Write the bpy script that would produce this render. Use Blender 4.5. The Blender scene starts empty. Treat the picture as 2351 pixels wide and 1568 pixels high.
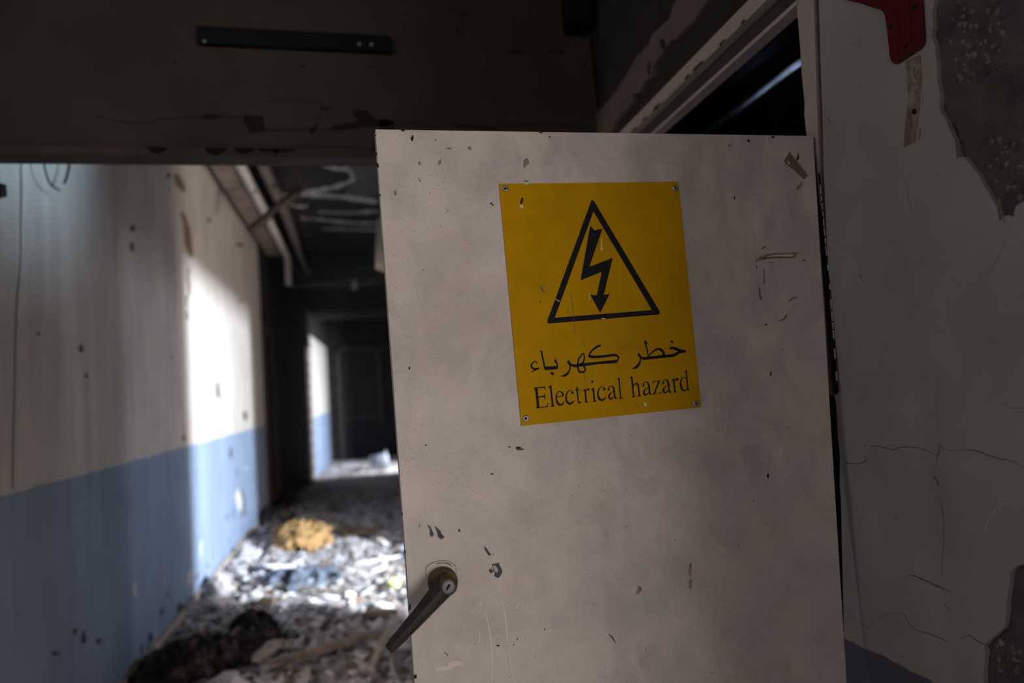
import bpy, bmesh, math, random
import numpy as np
from mathutils import Vector, Matrix, noise

# ------------------------------------------------------------------ camera
W, H, F = 2351.0, 1568.0, 1530.0
EYE = 1.5
def camera_axes(vp, roll):
    d = np.array([(vp[0]-W/2)/F, -(vp[1]-H/2)/F, -1.0]); d /= np.linalg.norm(d)
    u = np.array([-math.sin(roll), math.cos(roll), 0.0]); u -= u.dot(d)*d; u /= np.linalg.norm(u)
    return np.array([np.cross(d, u), d, u])
AX = camera_axes((825, 918), math.radians(3.0))
scene = bpy.context.scene
cam_data = bpy.data.cameras.new('camera'); cam = bpy.data.objects.new('camera', cam_data)
scene.collection.objects.link(cam)
M3 = Matrix([list(map(float, r)) for r in AX])
cam.matrix_world = Matrix.Translation((0, 0, EYE)) @ M3.to_4x4()
cam_data.sensor_width = 36.0; cam_data.lens = 36.0*F/W
cam_data.clip_start = 0.02; cam_data.clip_end = 200
scene.camera = cam
cam_data.dof.use_dof = True
cam_data.dof.aperture_fstop = 1.6
cam_data.dof.focus_distance = abs((M3.transposed() @ Vector((0.48, 1.18, 0.15))).z)
scene.view_settings.view_transform = 'Standard'; scene.view_settings.look = 'None'
scene.view_settings.gamma = 1.0; scene.view_settings.exposure = 0.0
scene.view_settings.use_curve_mapping = False

world = bpy.data.worlds.new('world'); scene.world = world; world.use_nodes = True
world.node_tree.nodes['Background'].inputs[0].default_value = (0.5, 0.65, 1.0, 1)
world.node_tree.nodes['Background'].inputs[1].default_value = 0.002

def area(name, loc, target, sx, sy, power, color, spread=180):
    l = bpy.data.lights.new(name, 'AREA'); l.shape = 'RECTANGLE'; l.size = sx; l.size_y = sy
    l.energy = power; l.color = color; l.spread = math.radians(spread)
    o = bpy.data.objects.new(name, l); scene.collection.objects.link(o)
    o.location = loc
    o.rotation_euler = (Vector(target)-Vector(loc)).to_track_quat('-Z', 'Y').to_euler()
    return o
# daylight through openings of the building, plus unseen fill lamps added for brightness
area('daylight_behind_camera', (1.55, -0.95, 1.25), (0.1, 1.0, 1.45), 0.9, 1.3, 68, (1.0, 0.90, 0.82))
area('hall_fill_lamp', (-0.55, -2.5, 2.1), (-0.1, 2.5, 0.6), 0.7, 1.4, 9.5, (1.0, 0.92, 0.88))  # unseen fill lamp added in the rear hall, no opening there
area('daylight_side_room_window_1', (5.25, 1.3, 1.62), (0.96, 5.3, 1.5), 0.6, 0.7, 3300, (0.80, 0.90, 1.0))
area('daylight_side_room_window_2', (5.25, 3.9, 1.9), (0.96, 4.6, 1.4), 0.3, 0.8, 45, (0.84, 0.90, 1.0))
area('daylight_side_room_window_3', (5.25, 5.4, 1.9), (0.96, 4.6, 1.4), 0.3, 0.8, 29, (0.90, 0.92, 1.0))
area('side_room_bounce_fill', (2.8, 2.8, 0.06), (-1.3, 7.8, 3.0), 1.0, 1.0, 520, (1.0, 0.82, 0.66))  # added warm lamp standing in for light bounced off this floor
area('low_left_fill_lamp', (-1.42, 2.58, 0.7), (0.3, 4.2, 0.0), 0.25, 0.7, 24, (1.0, 0.88, 0.78))  # added behind a made-up slot to brighten the near debris
area('daylight_far_doorway', (2.6, 13.5, 1.3), (-0.6, 15.6, 0.9), 0.7, 1.5, 520, (0.84, 0.90, 1.0))
area('daylight_clerestory', (1.25, 2.95, 3.0), (-1.3, 3.05, 2.86), 0.4, 0.4, 6, (0.52, 0.78, 1.0), 40)
area('high_left_fill_lamp', (-1.40, 0.9, 2.86), (0.9, 2.3, 2.6), 0.35, 0.25, 7, (1.0, 0.88, 0.78))  # added behind a made-up vent to lift the bulkhead's right end
area('conduit_fill_lamp', (1.95, 0.7, 1.5), (1.8, 2.35, 2.72), 0.05, 0.05, 0.22, (0.45, 0.65, 1.0), 12)  # small lamp added inside the dark room to pick out the conduit

# ------------------------------------------------------------------ pixel -> place
def ray(p):
    c = np.array([(p[0]-W/2)/F, -(p[1]-H/2)/F, -1.0]); return AX @ c
def onY(p, y):
    r = ray(p); r = r/r[1]*y; return Vector((r[0], r[1], r[2]+EYE))
def onX(p, x):
    r = ray(p); r = r/r[0]*x; return Vector((r[0], r[1], r[2]+EYE))
def onZ(p, z):
    r = ray(p); r = r/r[2]*(z-EYE); return Vector((r[0], r[1], r[2]+EYE))

# ------------------------------------------------------------------ materials
def mat(name, color, rough=0.7, metal=0.0, var=0.0, vscale=3.0, bump=0.0, bscale=30.0, speck=0.0, speck_col=(0.05,0.04,0.035),
        sscale=160.0, streak=0.0, col2=None, c2scale=1.5, c2lo=0.5, c2hi=0.62, split=None, split_col=None, spec=0.3, smudge=None):
    m = bpy.data.materials.new(name); m.use_nodes = True
    nt = m.node_tree; N = nt.nodes; L = nt.links; b = N['Principled BSDF']
    b.inputs['Roughness'].default_value = rough; b.inputs['Metallic'].default_value = metal
    b.inputs['Specular IOR Level'].default_value = spec
    geo = N.new('ShaderNodeNewGeometry'); pos = geo.outputs['Position']
    rgb = N.new('ShaderNodeRGB'); rgb.outputs[0].default_value = (*color, 1); cur = rgb.outputs[0]
    def mix(a, bcol, fac, mode='MIX'):
        x = N.new('ShaderNodeMix'); x.data_type = 'RGBA'; x.blend_type = mode
        L.new(a, x.inputs[6])
        if isinstance(bcol, tuple): x.inputs[7].default_value = (*bcol, 1)
        else: L.new(bcol, x.inputs[7])
        if isinstance(fac, float): x.inputs[0].default_value = fac
        else: L.new(fac, x.inputs[0])
        return x.outputs[2]
    def nz(scale, detail=5, rough_=0.6, vec=None):
        t = N.new('ShaderNodeTexNoise'); t.inputs['Scale'].default_value = scale
        t.inputs['Detail'].default_value = detail; t.inputs['Roughness'].default_value = rough_
        L.new(vec or pos, t.inputs['Vector']); return t.outputs['Fac']
    def ramp(src, lo, hi, a=0.0, c=1.0):
        r = N.new('ShaderNodeMapRange'); r.inputs['From Min'].default_value = lo; r.inputs['From Max'].default_value = hi
        r.inputs['To Min'].default_value = a; r.inputs['To Max'].default_value = c
        L.new(src, r.inputs['Value']); return r.outputs['Result']
    if split is not None:
        sp = N.new('ShaderNodeSeparateXYZ'); L.new(pos, sp.inputs[0])
        ad = N.new('ShaderNodeMath'); ad.operation = 'ADD'; L.new(sp.outputs[2], ad.inputs[0])
        L.new(ramp(nz(9), 0.3, 0.7, -0.006, 0.006), ad.inputs[1])
        cur = mix(cur, split_col, ramp(ad.outputs[0], split-0.002, split+0.002, 1.0, 0.0))
    if col2 is not None:
        cur = mix(cur, col2, ramp(nz(c2scale, 7, 0.65), c2lo, c2hi))
    if smudge is not None:       # grimy wiping marks: diagonal, warped and patchy
        wv = N.new('ShaderNodeTexNoise'); wv.inputs['Scale'].default_value = 3.0; L.new(pos, wv.inputs['Vector'])
        ad2 = N.new('ShaderNodeVectorMath'); ad2.operation = 'MULTIPLY_ADD'; L.new(wv.outputs['Color'], ad2.inputs[0])
        ad2.inputs[1].default_value = (0.5, 0.5, 0.5); L.new(pos, ad2.inputs[2])
        mp2 = N.new('ShaderNodeMapping'); mp2.inputs['Rotation'].default_value = (0, 0.6, 0); mp2.inputs['Scale'].default_value = (1.3, 1, 0.55)
        L.new(ad2.outputs[0], mp2.inputs[0])
        a_ = ramp(nz(9, 8, 0.7, mp2.outputs[0]), 0.45, 0.66); c_ = ramp(nz(2.3, 3), 0.40, 0.58)
        q_ = N.new('ShaderNodeMath'); q_.operation = 'MULTIPLY'; L.new(a_, q_.inputs[0]); L.new(c_, q_.inputs[1])
        q2 = N.new('ShaderNodeMath'); q2.operation = 'MULTIPLY'; L.new(q_.outputs[0], q2.inputs[0]); q2.inputs[1].default_value = 0.55
        cur = mix(cur, smudge, q2.outputs[0])
        cur = mix(cur, (0.60, 0.49, 0.42), ramp(nz(6.5, 4), 0.56, 0.75, 0.0, 0.45))
    if var > 0:
        f = ramp(nz(vscale, 6), 0.3, 0.72, 1.0-var, 1.0+var*0.35)
        v = N.new('ShaderNodeVectorMath'); v.operation = 'SCALE'; L.new(cur, v.inputs[0]); L.new(f, v.inputs['Scale']); cur = v.outputs[0]
    if streak > 0:
        mp = N.new('ShaderNodeMapping'); mp.inputs['Scale'].default_value = (6, 6, 0.5); L.new(pos, mp.inputs[0])
        f = ramp(nz(1.6, 5, 0.6, mp.outputs[0]), 0.35, 0.7, 1.0, 1.0-streak)
        v = N.new('ShaderNodeVectorMath'); v.operation = 'SCALE'; L.new(cur, v.inputs[0]); L.new(f, v.inputs['Scale']); cur = v.outputs[0]
    if speck > 0:
        vo = N.new('ShaderNodeTexVoronoi'); vo.inputs['Scale'].default_value = sscale; L.new(pos, vo.inputs['Vector'])
        d = ramp(vo.outputs['Distance'], 0.10, 0.22, 1.0, 0.0)
        sep = N.new('ShaderNodeSeparateColor'); L.new(vo.outputs['Color'], sep.inputs[0])
        k = ramp(sep.outputs[0], 1.0-speck, 1.0-speck+0.03)
        den = ramp(nz(5.0, 3), 0.38, 0.62, 0.25, 1.0)
        m1 = N.new('ShaderNodeMath'); m1.operation = 'MULTIPLY'; L.new(d, m1.inputs[0]); L.new(k, m1.inputs[1])
        m2 = N.new('ShaderNodeMath'); m2.operation = 'MULTIPLY'; L.new(m1.outputs[0], m2.inputs[0]); L.new(den, m2.inputs[1])
        cur = mix(cur, speck_col, m2.outputs[0])
    L.new(cur, b.inputs['Base Color'])
    if bump > 0:
        bp = N.new('ShaderNodeBump'); bp.inputs['Strength'].default_value = bump; bp.inputs['Distance'].default_value = 0.01
        L.new(nz(bscale, 6), bp.inputs['Height']); L.new(bp.outputs[0], b.inputs['Normal'])
    return m

M = {}
M['door'] = mat('door_paint', (0.63, 0.565, 0.54), 0.5, spec=0.2, var=0.10, vscale=14, bump=0.06, bscale=60, speck=0.55, sscale=270,
                speck_col=(0.13,0.10,0.09), col2=(0.46,0.42,0.405), c2scale=4.2, c2lo=0.46, c2hi=0.70, smudge=(0.36,0.325,0.31))
M['door_edge'] = mat('door_edge_paint', (0.42, 0.41, 0.39), 0.5, var=0.3, vscale=20)
M['chip'] = mat('bare_rust', (0.018, 0.011, 0.008), 0.8)
M['chip_metal'] = mat('bare_steel_chip', (0.055, 0.065, 0.095), 0.5, var=0.6, vscale=120)
M['smear_brown'] = mat('brown_glue', (0.33, 0.25, 0.20), 0.6, var=0.5, vscale=80)
M['smear_pale'] = mat('pale_scratch', (0.66, 0.595, 0.57), 0.6)
M['smear_dark'] = mat('dark_scratch', (0.12, 0.10, 0.09), 0.7)
M['smear_grey'] = mat('grey_smudge', (0.47, 0.425, 0.41), 0.6, var=0.15, vscale=60)
M['tape'] = mat('old_tape', (0.20, 0.14, 0.10), 0.45, var=0.3, vscale=40)
M['yellow'] = mat('sign_yellow', (0.53, 0.285, 0.0005), 0.6, spec=0.06, var=0.14, vscale=12, speck=0.05, sscale=150, speck_col=(0.15,0.09,0.01), col2=(0.43,0.225,0.002), c2scale=7, c2lo=0.54, c2hi=0.75)
M['black'] = mat('sign_black', (0.012, 0.012, 0.013), 0.6, spec=0.08, speck=0.06, sscale=500, speck_col=(0.08,0.07,0.05))
M['sign_scratch'] = mat('sign_scratch', (0.75, 0.52, 0.25), 0.6)
M['rivet'] = mat('rivet_aluminium', (0.34, 0.32, 0.33), 0.4, 0.7, var=0.3, vscale=200)
M['brass'] = mat('worn_brass', (0.13, 0.075, 0.036), 0.5, 0.3, var=0.6, vscale=45, col2=(0.05,0.045,0.04), c2scale=28, c2lo=0.48, c2hi=0.66, bump=0.1, bscale=150)
M['lever'] = mat('dark_lever_metal', (0.022, 0.021, 0.021), 0.55, 0.0, spec=0.25, var=0.4, vscale=60, col2=(0.045,0.030,0.020), c2scale=20, bump=0.1, bscale=200)
M['lock'] = mat('lock_face', (0.22, 0.23, 0.26), 0.55, 0.2, var=0.2, vscale=120)
M['void'] = mat('dark_gap', (0.004, 0.004, 0.004), 0.9)
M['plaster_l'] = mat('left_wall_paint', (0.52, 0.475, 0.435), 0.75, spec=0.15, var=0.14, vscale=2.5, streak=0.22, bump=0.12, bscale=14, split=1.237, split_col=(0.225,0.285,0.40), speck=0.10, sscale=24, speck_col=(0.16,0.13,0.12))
M['plaster_r'] = mat('right_wall_paint', (0.26, 0.256, 0.252), 0.75, spec=0.1, var=0.14, vscale=5, bump=0.10, bscale=45, split=0.937, split_col=(0.08,0.08,0.105), speck=0.05, sscale=60, speck_col=(0.12,0.11,0.11), streak=0.1)
M['concrete'] = mat('bare_concrete', (0.075, 0.075, 0.077), 0.95, var=0.5, vscale=18, bump=0.8, bscale=40, col2=(0.17,0.16,0.15), c2scale=14, c2lo=0.66, c2hi=0.76)
M['near_black'] = mat('near_black_masonry', (0.022, 0.021, 0.02), 0.95, var=0.4, vscale=8, bump=0.5)  # near-black tone for dark stretches of wall and unseen rooms
M['bulkhead'] = mat('dirty_bulkhead_paint', (0.056, 0.047, 0.040), 0.8, spec=0.1, var=0.3, vscale=1.8, bump=0.15, bscale=20, col2=(0.052,0.046,0.041), c2scale=2.0)
M['peel'] = mat('peeled_spot', (0.014, 0.013, 0.012), 0.9, var=0.3, vscale=30)
M['frame'] = mat('painted_steel_frame', (0.12, 0.10, 0.088), 0.5, var=0.25, vscale=9)
M['lintel'] = mat('dirty_lintel_paint', (0.062, 0.050, 0.042), 0.7, spec=0.1, var=0.3, vscale=9)
M['glue'] = mat('glue_residue', (0.16, 0.13, 0.095), 0.6, var=0.5, vscale=60, col2=(0.22,0.21,0.195), c2scale=35, c2lo=0.48, c2hi=0.56)
M['grit'] = mat('mortar_grit', (0.16, 0.155, 0.15), 0.9, var=0.5, vscale=60)
M['frame_r'] = mat('painted_steel_jamb', (0.34, 0.29, 0.265), 0.5, var=0.15, vscale=9)
M['frame_dark'] = mat('dark_frame_and_shade', (0.035, 0.032, 0.03), 0.7, var=0.4, vscale=15)  # dark frame tone, also carries the shade of the head rebate
M['floor'] = mat('dusty_floor', (0.46, 0.425, 0.41), 0.9, var=0.3, vscale=5, bump=0.6, bscale=25, col2=(0.27,0.235,0.21), c2scale=2.2)
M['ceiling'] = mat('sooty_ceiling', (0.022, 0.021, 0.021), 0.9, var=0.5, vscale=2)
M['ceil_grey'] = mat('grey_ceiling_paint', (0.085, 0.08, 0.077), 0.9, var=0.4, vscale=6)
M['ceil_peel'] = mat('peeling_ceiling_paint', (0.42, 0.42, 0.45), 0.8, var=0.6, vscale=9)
M['black_metal'] = mat('black_metal', (0.010, 0.0105, 0.012), 0.7, 0.0, spec=0.1, var=0.3, vscale=30)
M['red'] = mat('red_enamel', (0.075, 0.005, 0.008), 0.55, spec=0.15, var=0.3, vscale=30)
M['pipe'] = mat('grey_pipe', (0.50, 0.48, 0.48), 0.5, var=0.3, vscale=10)
M['tray'] = mat('brown_tray', (0.23, 0.18, 0.155), 0.7, var=0.4, vscale=5)
M['rust'] = mat('rust', (0.115, 0.05, 0.028), 0.85, var=0.5, vscale=25, bump=0.4)
M['stain'] = mat('brown_water_stain', (0.19, 0.125, 0.075), 0.8, var=0.4, vscale=25)
M['wire'] = mat('black_wire', (0.015, 0.015, 0.02), 0.5)
M['brown'] = mat('dark_brown_paint', (0.035, 0.027, 0.022), 0.7, var=0.4, vscale=8)
M['base'] = mat('beige_skirting', (0.42, 0.36, 0.32), 0.7, var=0.4, vscale=8)
M['cloth_y'] = mat('ochre_cloth', (0.34, 0.205, 0.085), 0.85, var=0.4, vscale=9)
M['cloth_b'] = mat('blue_grey_plastic', (0.115, 0.135, 0.175), 0.4, var=0.4, vscale=9)
M['cloth_k'] = mat('black_rags', (0.022, 0.018, 0.016), 0.8, var=0.5, vscale=15, col2=(0.13,0.095,0.075), c2scale=11, c2lo=0.54, c2hi=0.60)
M['paper'] = mat('pale_paper', (0.68, 0.66, 0.68), 0.8, var=0.3, vscale=12)
M['card'] = mat('brown_card', (0.20, 0.135, 0.10), 0.85, var=0.4, vscale=12)
M['wood'] = mat('old_wood', (0.33, 0.25, 0.20), 0.8, var=0.5, vscale=12)
M['wood_pale'] = mat('pale_wood', (0.46, 0.39, 0.33), 0.8, var=0.4, vscale=12)
M['chalk'] = mat('plaster_chips', (0.56, 0.54, 0.57), 0.9, var=0.3, vscale=12)
M['dust'] = mat('grey_dust_chips', (0.36, 0.335, 0.335), 0.9, var=0.4, vscale=12)
M['dark'] = mat('dark_chips', (0.06, 0.05, 0.045), 0.9, var=0.4, vscale=12)
M['lemon'] = mat('yellow_scrap', (0.75, 0.70, 0.22), 0.7)
M['bucket'] = mat('pale_blue_plastic', (0.40, 0.45, 0.52), 0.6, var=0.2, vscale=8)
def brick_mat():
    m = bpy.data.materials.new('brick_edge'); m.use_nodes = True
    N = m.node_tree.nodes; L = m.node_tree.links
    g = N.new('ShaderNodeNewGeometry'); mp = N.new('ShaderNodeMapping'); mp.inputs['Rotation'].default_value = (math.pi/2, 0, math.pi/2)
    b = N.new('ShaderNodeTexBrick'); b.inputs['Scale'].default_value = 2.2
    b.inputs['Color1'].default_value = (0.55, 0.50, 0.47, 1); b.inputs['Color2'].default_value = (0.5, 0.42, 0.38, 1)
    b.inputs['Mortar'].default_value = (0.20, 0.06, 0.04, 1); b.inputs['Mortar Size'].default_value = 0.035
    L.new(g.outputs['Position'], mp.inputs[0]); L.new(mp.outputs[0], b.inputs[0]); L.new(b.outputs[0], N['Principled BSDF'].inputs['Base Color'])
    return m
M['brick'] = brick_mat()

# ------------------------------------------------------------------ mesh building
class MB:
    def __init__(s): s.v = []; s.f = []; s.m = []; s.mats = []; s.smooth = []
    def mi(s, m):
        if m not in s.mats: s.mats.append(m)
        return s.mats.index(m)
    def add(s, vs, fs, m, smooth=False):
        o = len(s.v); s.v += [tuple(v) for v in vs]; k = s.mi(m)
        for f in fs: s.f.append([o+i for i in f]); s.m.append(k); s.smooth.append(smooth)
    def box(s, a, b, m):
        x0, y0, z0 = a; x1, y1, z1 = b
        s.add([(x0,y0,z0),(x1,y0,z0),(x1,y1,z0),(x0,y1,z0),(x0,y0,z1),(x1,y0,z1),(x1,y1,z1),(x0,y1,z1)],
              [(0,3,2,1),(4,5,6,7),(0,1,5,4),(1,2,6,5),(2,3,7,6),(3,0,4,7)], m)
    def hexa(s, q, off, m):      # quad q (4 points) thickened by off
        off = Vector(off); s.add([Vector(p) for p in q]+[Vector(p)+off for p in q],
              [(0,1,2,3),(7,6,5,4),(0,4,5,1),(1,5,6,2),(2,6,7,3),(3,7,4,0)], m)
    def prism(s, poly, off, m):  # polygon thickened by off (front face is poly+off)
        off = Vector(off); n = len(poly); a = [Vector(p) for p in poly]
        s.add(a+[p+off for p in a], [list(range(n, 2*n)), list(range(n))[::-1]]+[(i, (i+1) % n, n+(i+1) % n, n+i) for i in range(n)], m)
    def tube(s, pts, r, m, seg=10, caps=True):
        pts = [Vector(p) for p in pts]; rs = r if isinstance(r, (list, tuple)) else [r]*len(pts)
        vs = []; prev = None
        for i, p in enumerate(pts):
            t = (pts[min(i+1, len(pts)-1)]-pts[max(i-1, 0)]).normalized()
            if prev is None: prev = t.orthogonal().normalized()
            u = (prev-t*prev.dot(t)); u = u.normalized() if u.length > 1e-6 else t.orthogonal().normalized(); prev = u; w = t.cross(u)
            for k in range(seg):
                a = 2*math.pi*k/seg; vs.append(p+(u*math.cos(a)+w*math.sin(a))*rs[i])
        fs = [(i*seg+k, i*seg+(k+1) % seg, (i+1)*seg+(k+1) % seg, (i+1)*seg+k) for i in range(len(pts)-1) for k in range(seg)]
        if caps: fs += [list(range(seg))[::-1], [(len(pts)-1)*seg+k for k in range(seg)]]
        s.add(vs, fs, m, True)
    def lathe(s, c, axis, prof, m, seg=40):  # prof: (radius, distance along axis)
        axis = Vector(axis).normalized(); u = axis.orthogonal().normalized(); w = axis.cross(u); c = Vector(c)
        vs = [c+axis*h+(u*math.cos(2*math.pi*k/seg)+w*math.sin(2*math.pi*k/seg))*r for r, h in prof for k in range(seg)]
        fs = [(i*seg+k, i*seg+(k+1) % seg, (i+1)*seg+(k+1) % seg, (i+1)*seg+k) for i in range(len(prof)-1) for k in range(seg)]
        s.add(vs, fs, m, True)
    def build(s, name, parent=None, bevel=0.0):
        me = bpy.data.meshes.new(name); me.from_pydata(s.v, [], s.f); me.update()
        for m in s.mats: me.materials.append(m)
        for i, p in enumerate(me.polygons): p.material_index = s.m[i]; p.use_smooth = s.smooth[i]
        bm = bmesh.new(); bm.from_mesh(me); bmesh.ops.recalc_face_normals(bm, faces=bm.faces); bm.to_mesh(me); bm.free()
        o = bpy.data.objects.new(name, me); scene.collection.objects.link(o)
        if parent is not None: o.parent = parent
        if bevel > 0:
            b = o.modifiers.new('bevel', 'BEVEL'); b.width = bevel; b.segments = 3; b.limit_method = 'ANGLE'; b.angle_limit = math.radians(50)
        return o
def tag(o, label, cat, group=None, kind=None):
    o['label'] = label; o['category'] = cat
    if group: o['group'] = group
    if kind: o['kind'] = kind
    return o
def struct(o, label=None):
    o['kind'] = 'structure'
    if label: o['label'] = label
    return o
def empty(name, loc=(0, 0, 0)):
    o = bpy.data.objects.new(name, None); scene.collection.objects.link(o); o.empty_display_size = 0.05
    o.location = loc; return o
def keep(o, parent):             # parent an object whose mesh is in world coordinates
    o.parent = parent; o.matrix_parent_inverse = Matrix.Translation(parent.location).inverted(); return o

def smooth_path(pts, n=6):
    if len(pts) < 3: return [tuple(map(float, p)) for p in pts]
    P = np.array(pts, float); out = []
    for i in range(len(P)-1):
        p0 = P[max(i-1, 0)]; p1 = P[i]; p2 = P[i+1]; p3 = P[min(i+2, len(P)-1)]
        for k in range(n):
            t = k/n
            out.append(0.5*((2*p1)+(-p0+p2)*t+(2*p0-5*p1+4*p2-p3)*t*t+(-p0+3*p1-3*p2+p3)*t**3))
    out.append(P[-1]); return [tuple(x) for x in out]
def ribbon2d(pts, n=6):          # (x,y,width) list -> list of 2-D quads
    S = smooth_path(pts, n); L_ = []; R_ = []
    for i, (x, y, w) in enumerate(S):
        a = S[max(i-1, 0)]; b = S[min(i+1, len(S)-1)]
        dx, dy = b[0]-a[0], b[1]-a[1]; l = math.hypot(dx, dy) or 1; nx, ny = -dy/l, dx/l
        L_.append((x+nx*w/2, y+ny*w/2)); R_.append((x-nx*w/2, y-ny*w/2))
    return L_+R_[::-1], L_, R_
def put_ribbon(mb, pts, fn, off, m, n=6):
    _, A, B = ribbon2d(pts, n); a = [fn(p) for p in A]; b = [fn(p) for p in B]; k = len(a); off = Vector(off)
    vs = a+b+[p+off for p in a]+[p+off for p in b]
    fs = []
    for i in range(k-1):
        fs += [(i, i+1, k+i+1, k+i), (2*k+i, 3*k+i, 3*k+i+1, 2*k+i+1), (i, 2*k+i, 2*k+i+1, i+1), (k+i, k+i+1, 3*k+i+1, 3*k+i)]
    mb.add(vs, fs, m)
def blob(cx, cy, rx, ry, n=9, jag=0.3, rnd=random, rot=0):
    out = []
    for k in range(n):
        a = 2*math.pi*k/n; r = 1+rnd.uniform(-jag, jag); x = rx*r*math.cos(a); y = ry*r*math.sin(a)
        out.append((cx+x*math.cos(rot)-y*math.sin(rot), cy+x*math.sin(rot)+y*math.cos(rot)))
    return out

# ================================================================== SETTING
XL, XR = -1.30, 0.96
YD = 1.18                        # plane of the open door
HC = 3.86                        # corridor ceiling
rnd = random.Random(5)

# floor
mb = MB()
nx, ny = 60, 220
for (ya, yb, ny_) in ((-2.8, 18.2, 260),):
    vs = []; fs = []
    for j in range(ny_+1):
        y = ya+(yb-ya)*j/ny_
        for i in range(nx+1):
            x = XL-0.15+(5.5-XL)*0 + (XR+0.3-XL)*i/nx
            h = 0.0
            if 3.2 < y < 10.5:
                k = min(1, (y-3.2)/0.8)*min(1, (10.5-y)/1.5)
                e = max(0, 1-(x-XL)/1.6)
                h = k*(0.05*e+0.035*max(0, noise.noise(Vector((x*2.2, y*1.6, 0.3))))+0.012*noise.noise(Vector((x*9, y*9, 1.7))))
            vs.append((x, y, h-0.01))
    for j in range(ny_):
        for i in range(nx): a = j*(nx+1)+i; fs.append((a, a+1, a+nx+2, a+nx+1))
    mb.add(vs, fs, M['floor'], True)
struct(mb.build('floor'), 'dusty corridor floor')
mb = MB(); mb.box((XR+0.12, 0.3, -0.12), (5.4, 18, -0.02), M['floor']); struct(mb.build('floor'), 'side room floor')

# ceilings
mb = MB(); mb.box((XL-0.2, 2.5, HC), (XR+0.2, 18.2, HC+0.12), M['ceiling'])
zc = HC-0.002
mb.prism([onZ(p, zc) for p in [(728,366),(868,366),(868,455),(790,447),(812,412),(800,385)]], (0,0,-0.003), M['ceil_grey'])
for st in ([(720,370,5),(770,386,9),(800,390,9),(808,412,13),(770,428,10),(705,440,13),(640,448,6)], [(690,446,8),(780,451,11),(868,463,9)],
           [(665,470,5),(690,474,7),(706,472,4)], [(730,486,4),(800,488,7),(868,484,6)], [(690,500,4),(740,504,7),(800,511,6),(868,513,7)], [(740,524,3),(868,528,5)]):
    put_ribbon(mb, [(x, y, w*.7*(.5+rnd.random())) for x, y, w in smooth_path(st, 5)], lambda p: onZ(p, zc), (0,0,-0.006), M['ceil_peel'], 2)
struct(mb.build('ceiling'), 'sooty corridor ceiling with peeling paint')
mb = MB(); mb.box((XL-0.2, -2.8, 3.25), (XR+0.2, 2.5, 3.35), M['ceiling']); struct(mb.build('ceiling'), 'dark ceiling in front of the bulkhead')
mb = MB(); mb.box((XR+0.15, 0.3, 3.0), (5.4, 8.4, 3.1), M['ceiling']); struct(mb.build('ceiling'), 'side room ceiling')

# right wall of the corridor with its openings (helper splits the wall around rectangles)
def xwall(mb, x0, x1, ya, yb, z0, z1, holes, m):
    ys = sorted({ya, yb, *[h[0] for h in holes], *[h[1] for h in holes]})
    for a, b in zip(ys, ys[1:]):
        hs = [h for h in holes if h[0] <= a and h[1] >= b]
        z = z0
        for h in sorted(hs, key=lambda h: h[2]):
            if h[2] > z: mb.box((x0,a,z),(x1,b,h[2]),m)
            z = h[3]
        if z < z1: mb.box((x0,a,z),(x1,b,z1),m)
# left wall
mb = MB()
xwall(mb, XL-.2, XL, -2.8, 9.95, -.05, HC+.1, [(.7,1.1,2.72,3.0),(2.45,2.72,.3,1.1)], M['plaster_l'])  # both openings cut only to admit the added left lamps
L = lambda p: onX(p, XL+0.0005)
def lpoly(px, m, t=0.002): mb.prism([L(p) for p in px], (t, 0, 0), m)
def lrib(pts, m, t=0.002): put_ribbon(mb, pts, L, (t,0,0), m, 5)
lrib([(46,330,3),(47,380,3),(48,430,4),(47,520,2.5),(46,600,2),(38,700,3),(34,800,2),(33,900,2),(30,1000,2),(28,1120,2)], M['smear_dark'])
lpoly([(-6,420),(8,424),(10,452),(-6,455)], M['void'], 0.01)
lpoly(blob(232,436,14,20,11,.25,rnd), M['smear_grey'])
lpoly(blob(305,524,5,10,8,.3,rnd), M['dark']); lpoly(blob(303,566,4,14,8,.3,rnd), M['dark'])
lpoly(blob(387,404,5,6,8,.3,rnd), M['dark'])
lrib([(402,400,10),(412,420,18),(424,440,8)], M['stain']); lrib([(416,485,4),(428,520,14),(432,560,16),(440,590,6)], M['stain'])
for y in range(620, 730, 9): lpoly(blob(432+rnd.uniform(-4,3), y, rnd.uniform(2,5), rnd.uniform(3,6),7,.4,rnd), M['stain'])
lrib([(500,876,3),(500,900,7),(504,915,4)], M['dark'])
for (x, y, rx, ry) in ((186,800,4,12),(422,1005,3,7),(198,862,4,5),(88,766,3,4),(562,955,4,13),(552,690,4,4),(530,1040,3,14),(480,505,4,5),(550,562,8,4),(395,820,3,3)):
    lpoly(blob(x, y, rx, ry, 8, .35, rnd), M['dark'])
lpoly([(540,1135),(548,1120),(556,1150),(552,1175),(545,1165)], M['chalk'], 0.004)
lrib([(552,1122,3),(560,1150,4),(558,1180,3)], M['dark'])
for k in range(26):
    y = rnd.uniform(4.2, 9.6); z = 0.12+abs(rnd.gauss(0, 0.32))
    s = rnd.uniform(.010, .032); P = [Vector((XL+.001, y+a[0], z+a[1])) for a in blob(0, 0, s, s*rnd.uniform(1, 2.4), 8, .4, rnd)]
    mb.prism(P, (.003, 0, 0), M['chalk'] if rnd.random() < .3 else M['dark'])
for (x, y, rx, ry) in ((172,1450,5,8),(192,1463,5,12),(225,1472,6,7),(345,1465,5,11),(325,1490,3,12),(415,1400,5,14),(372,1405,4,8),(128,1500,10,4)):
    lpoly(blob(x, y, rx, ry, 9, .35, rnd), M['dark'])
struct(mb.build('wall_left'), 'long left wall, cream above and blue-grey below')
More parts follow.
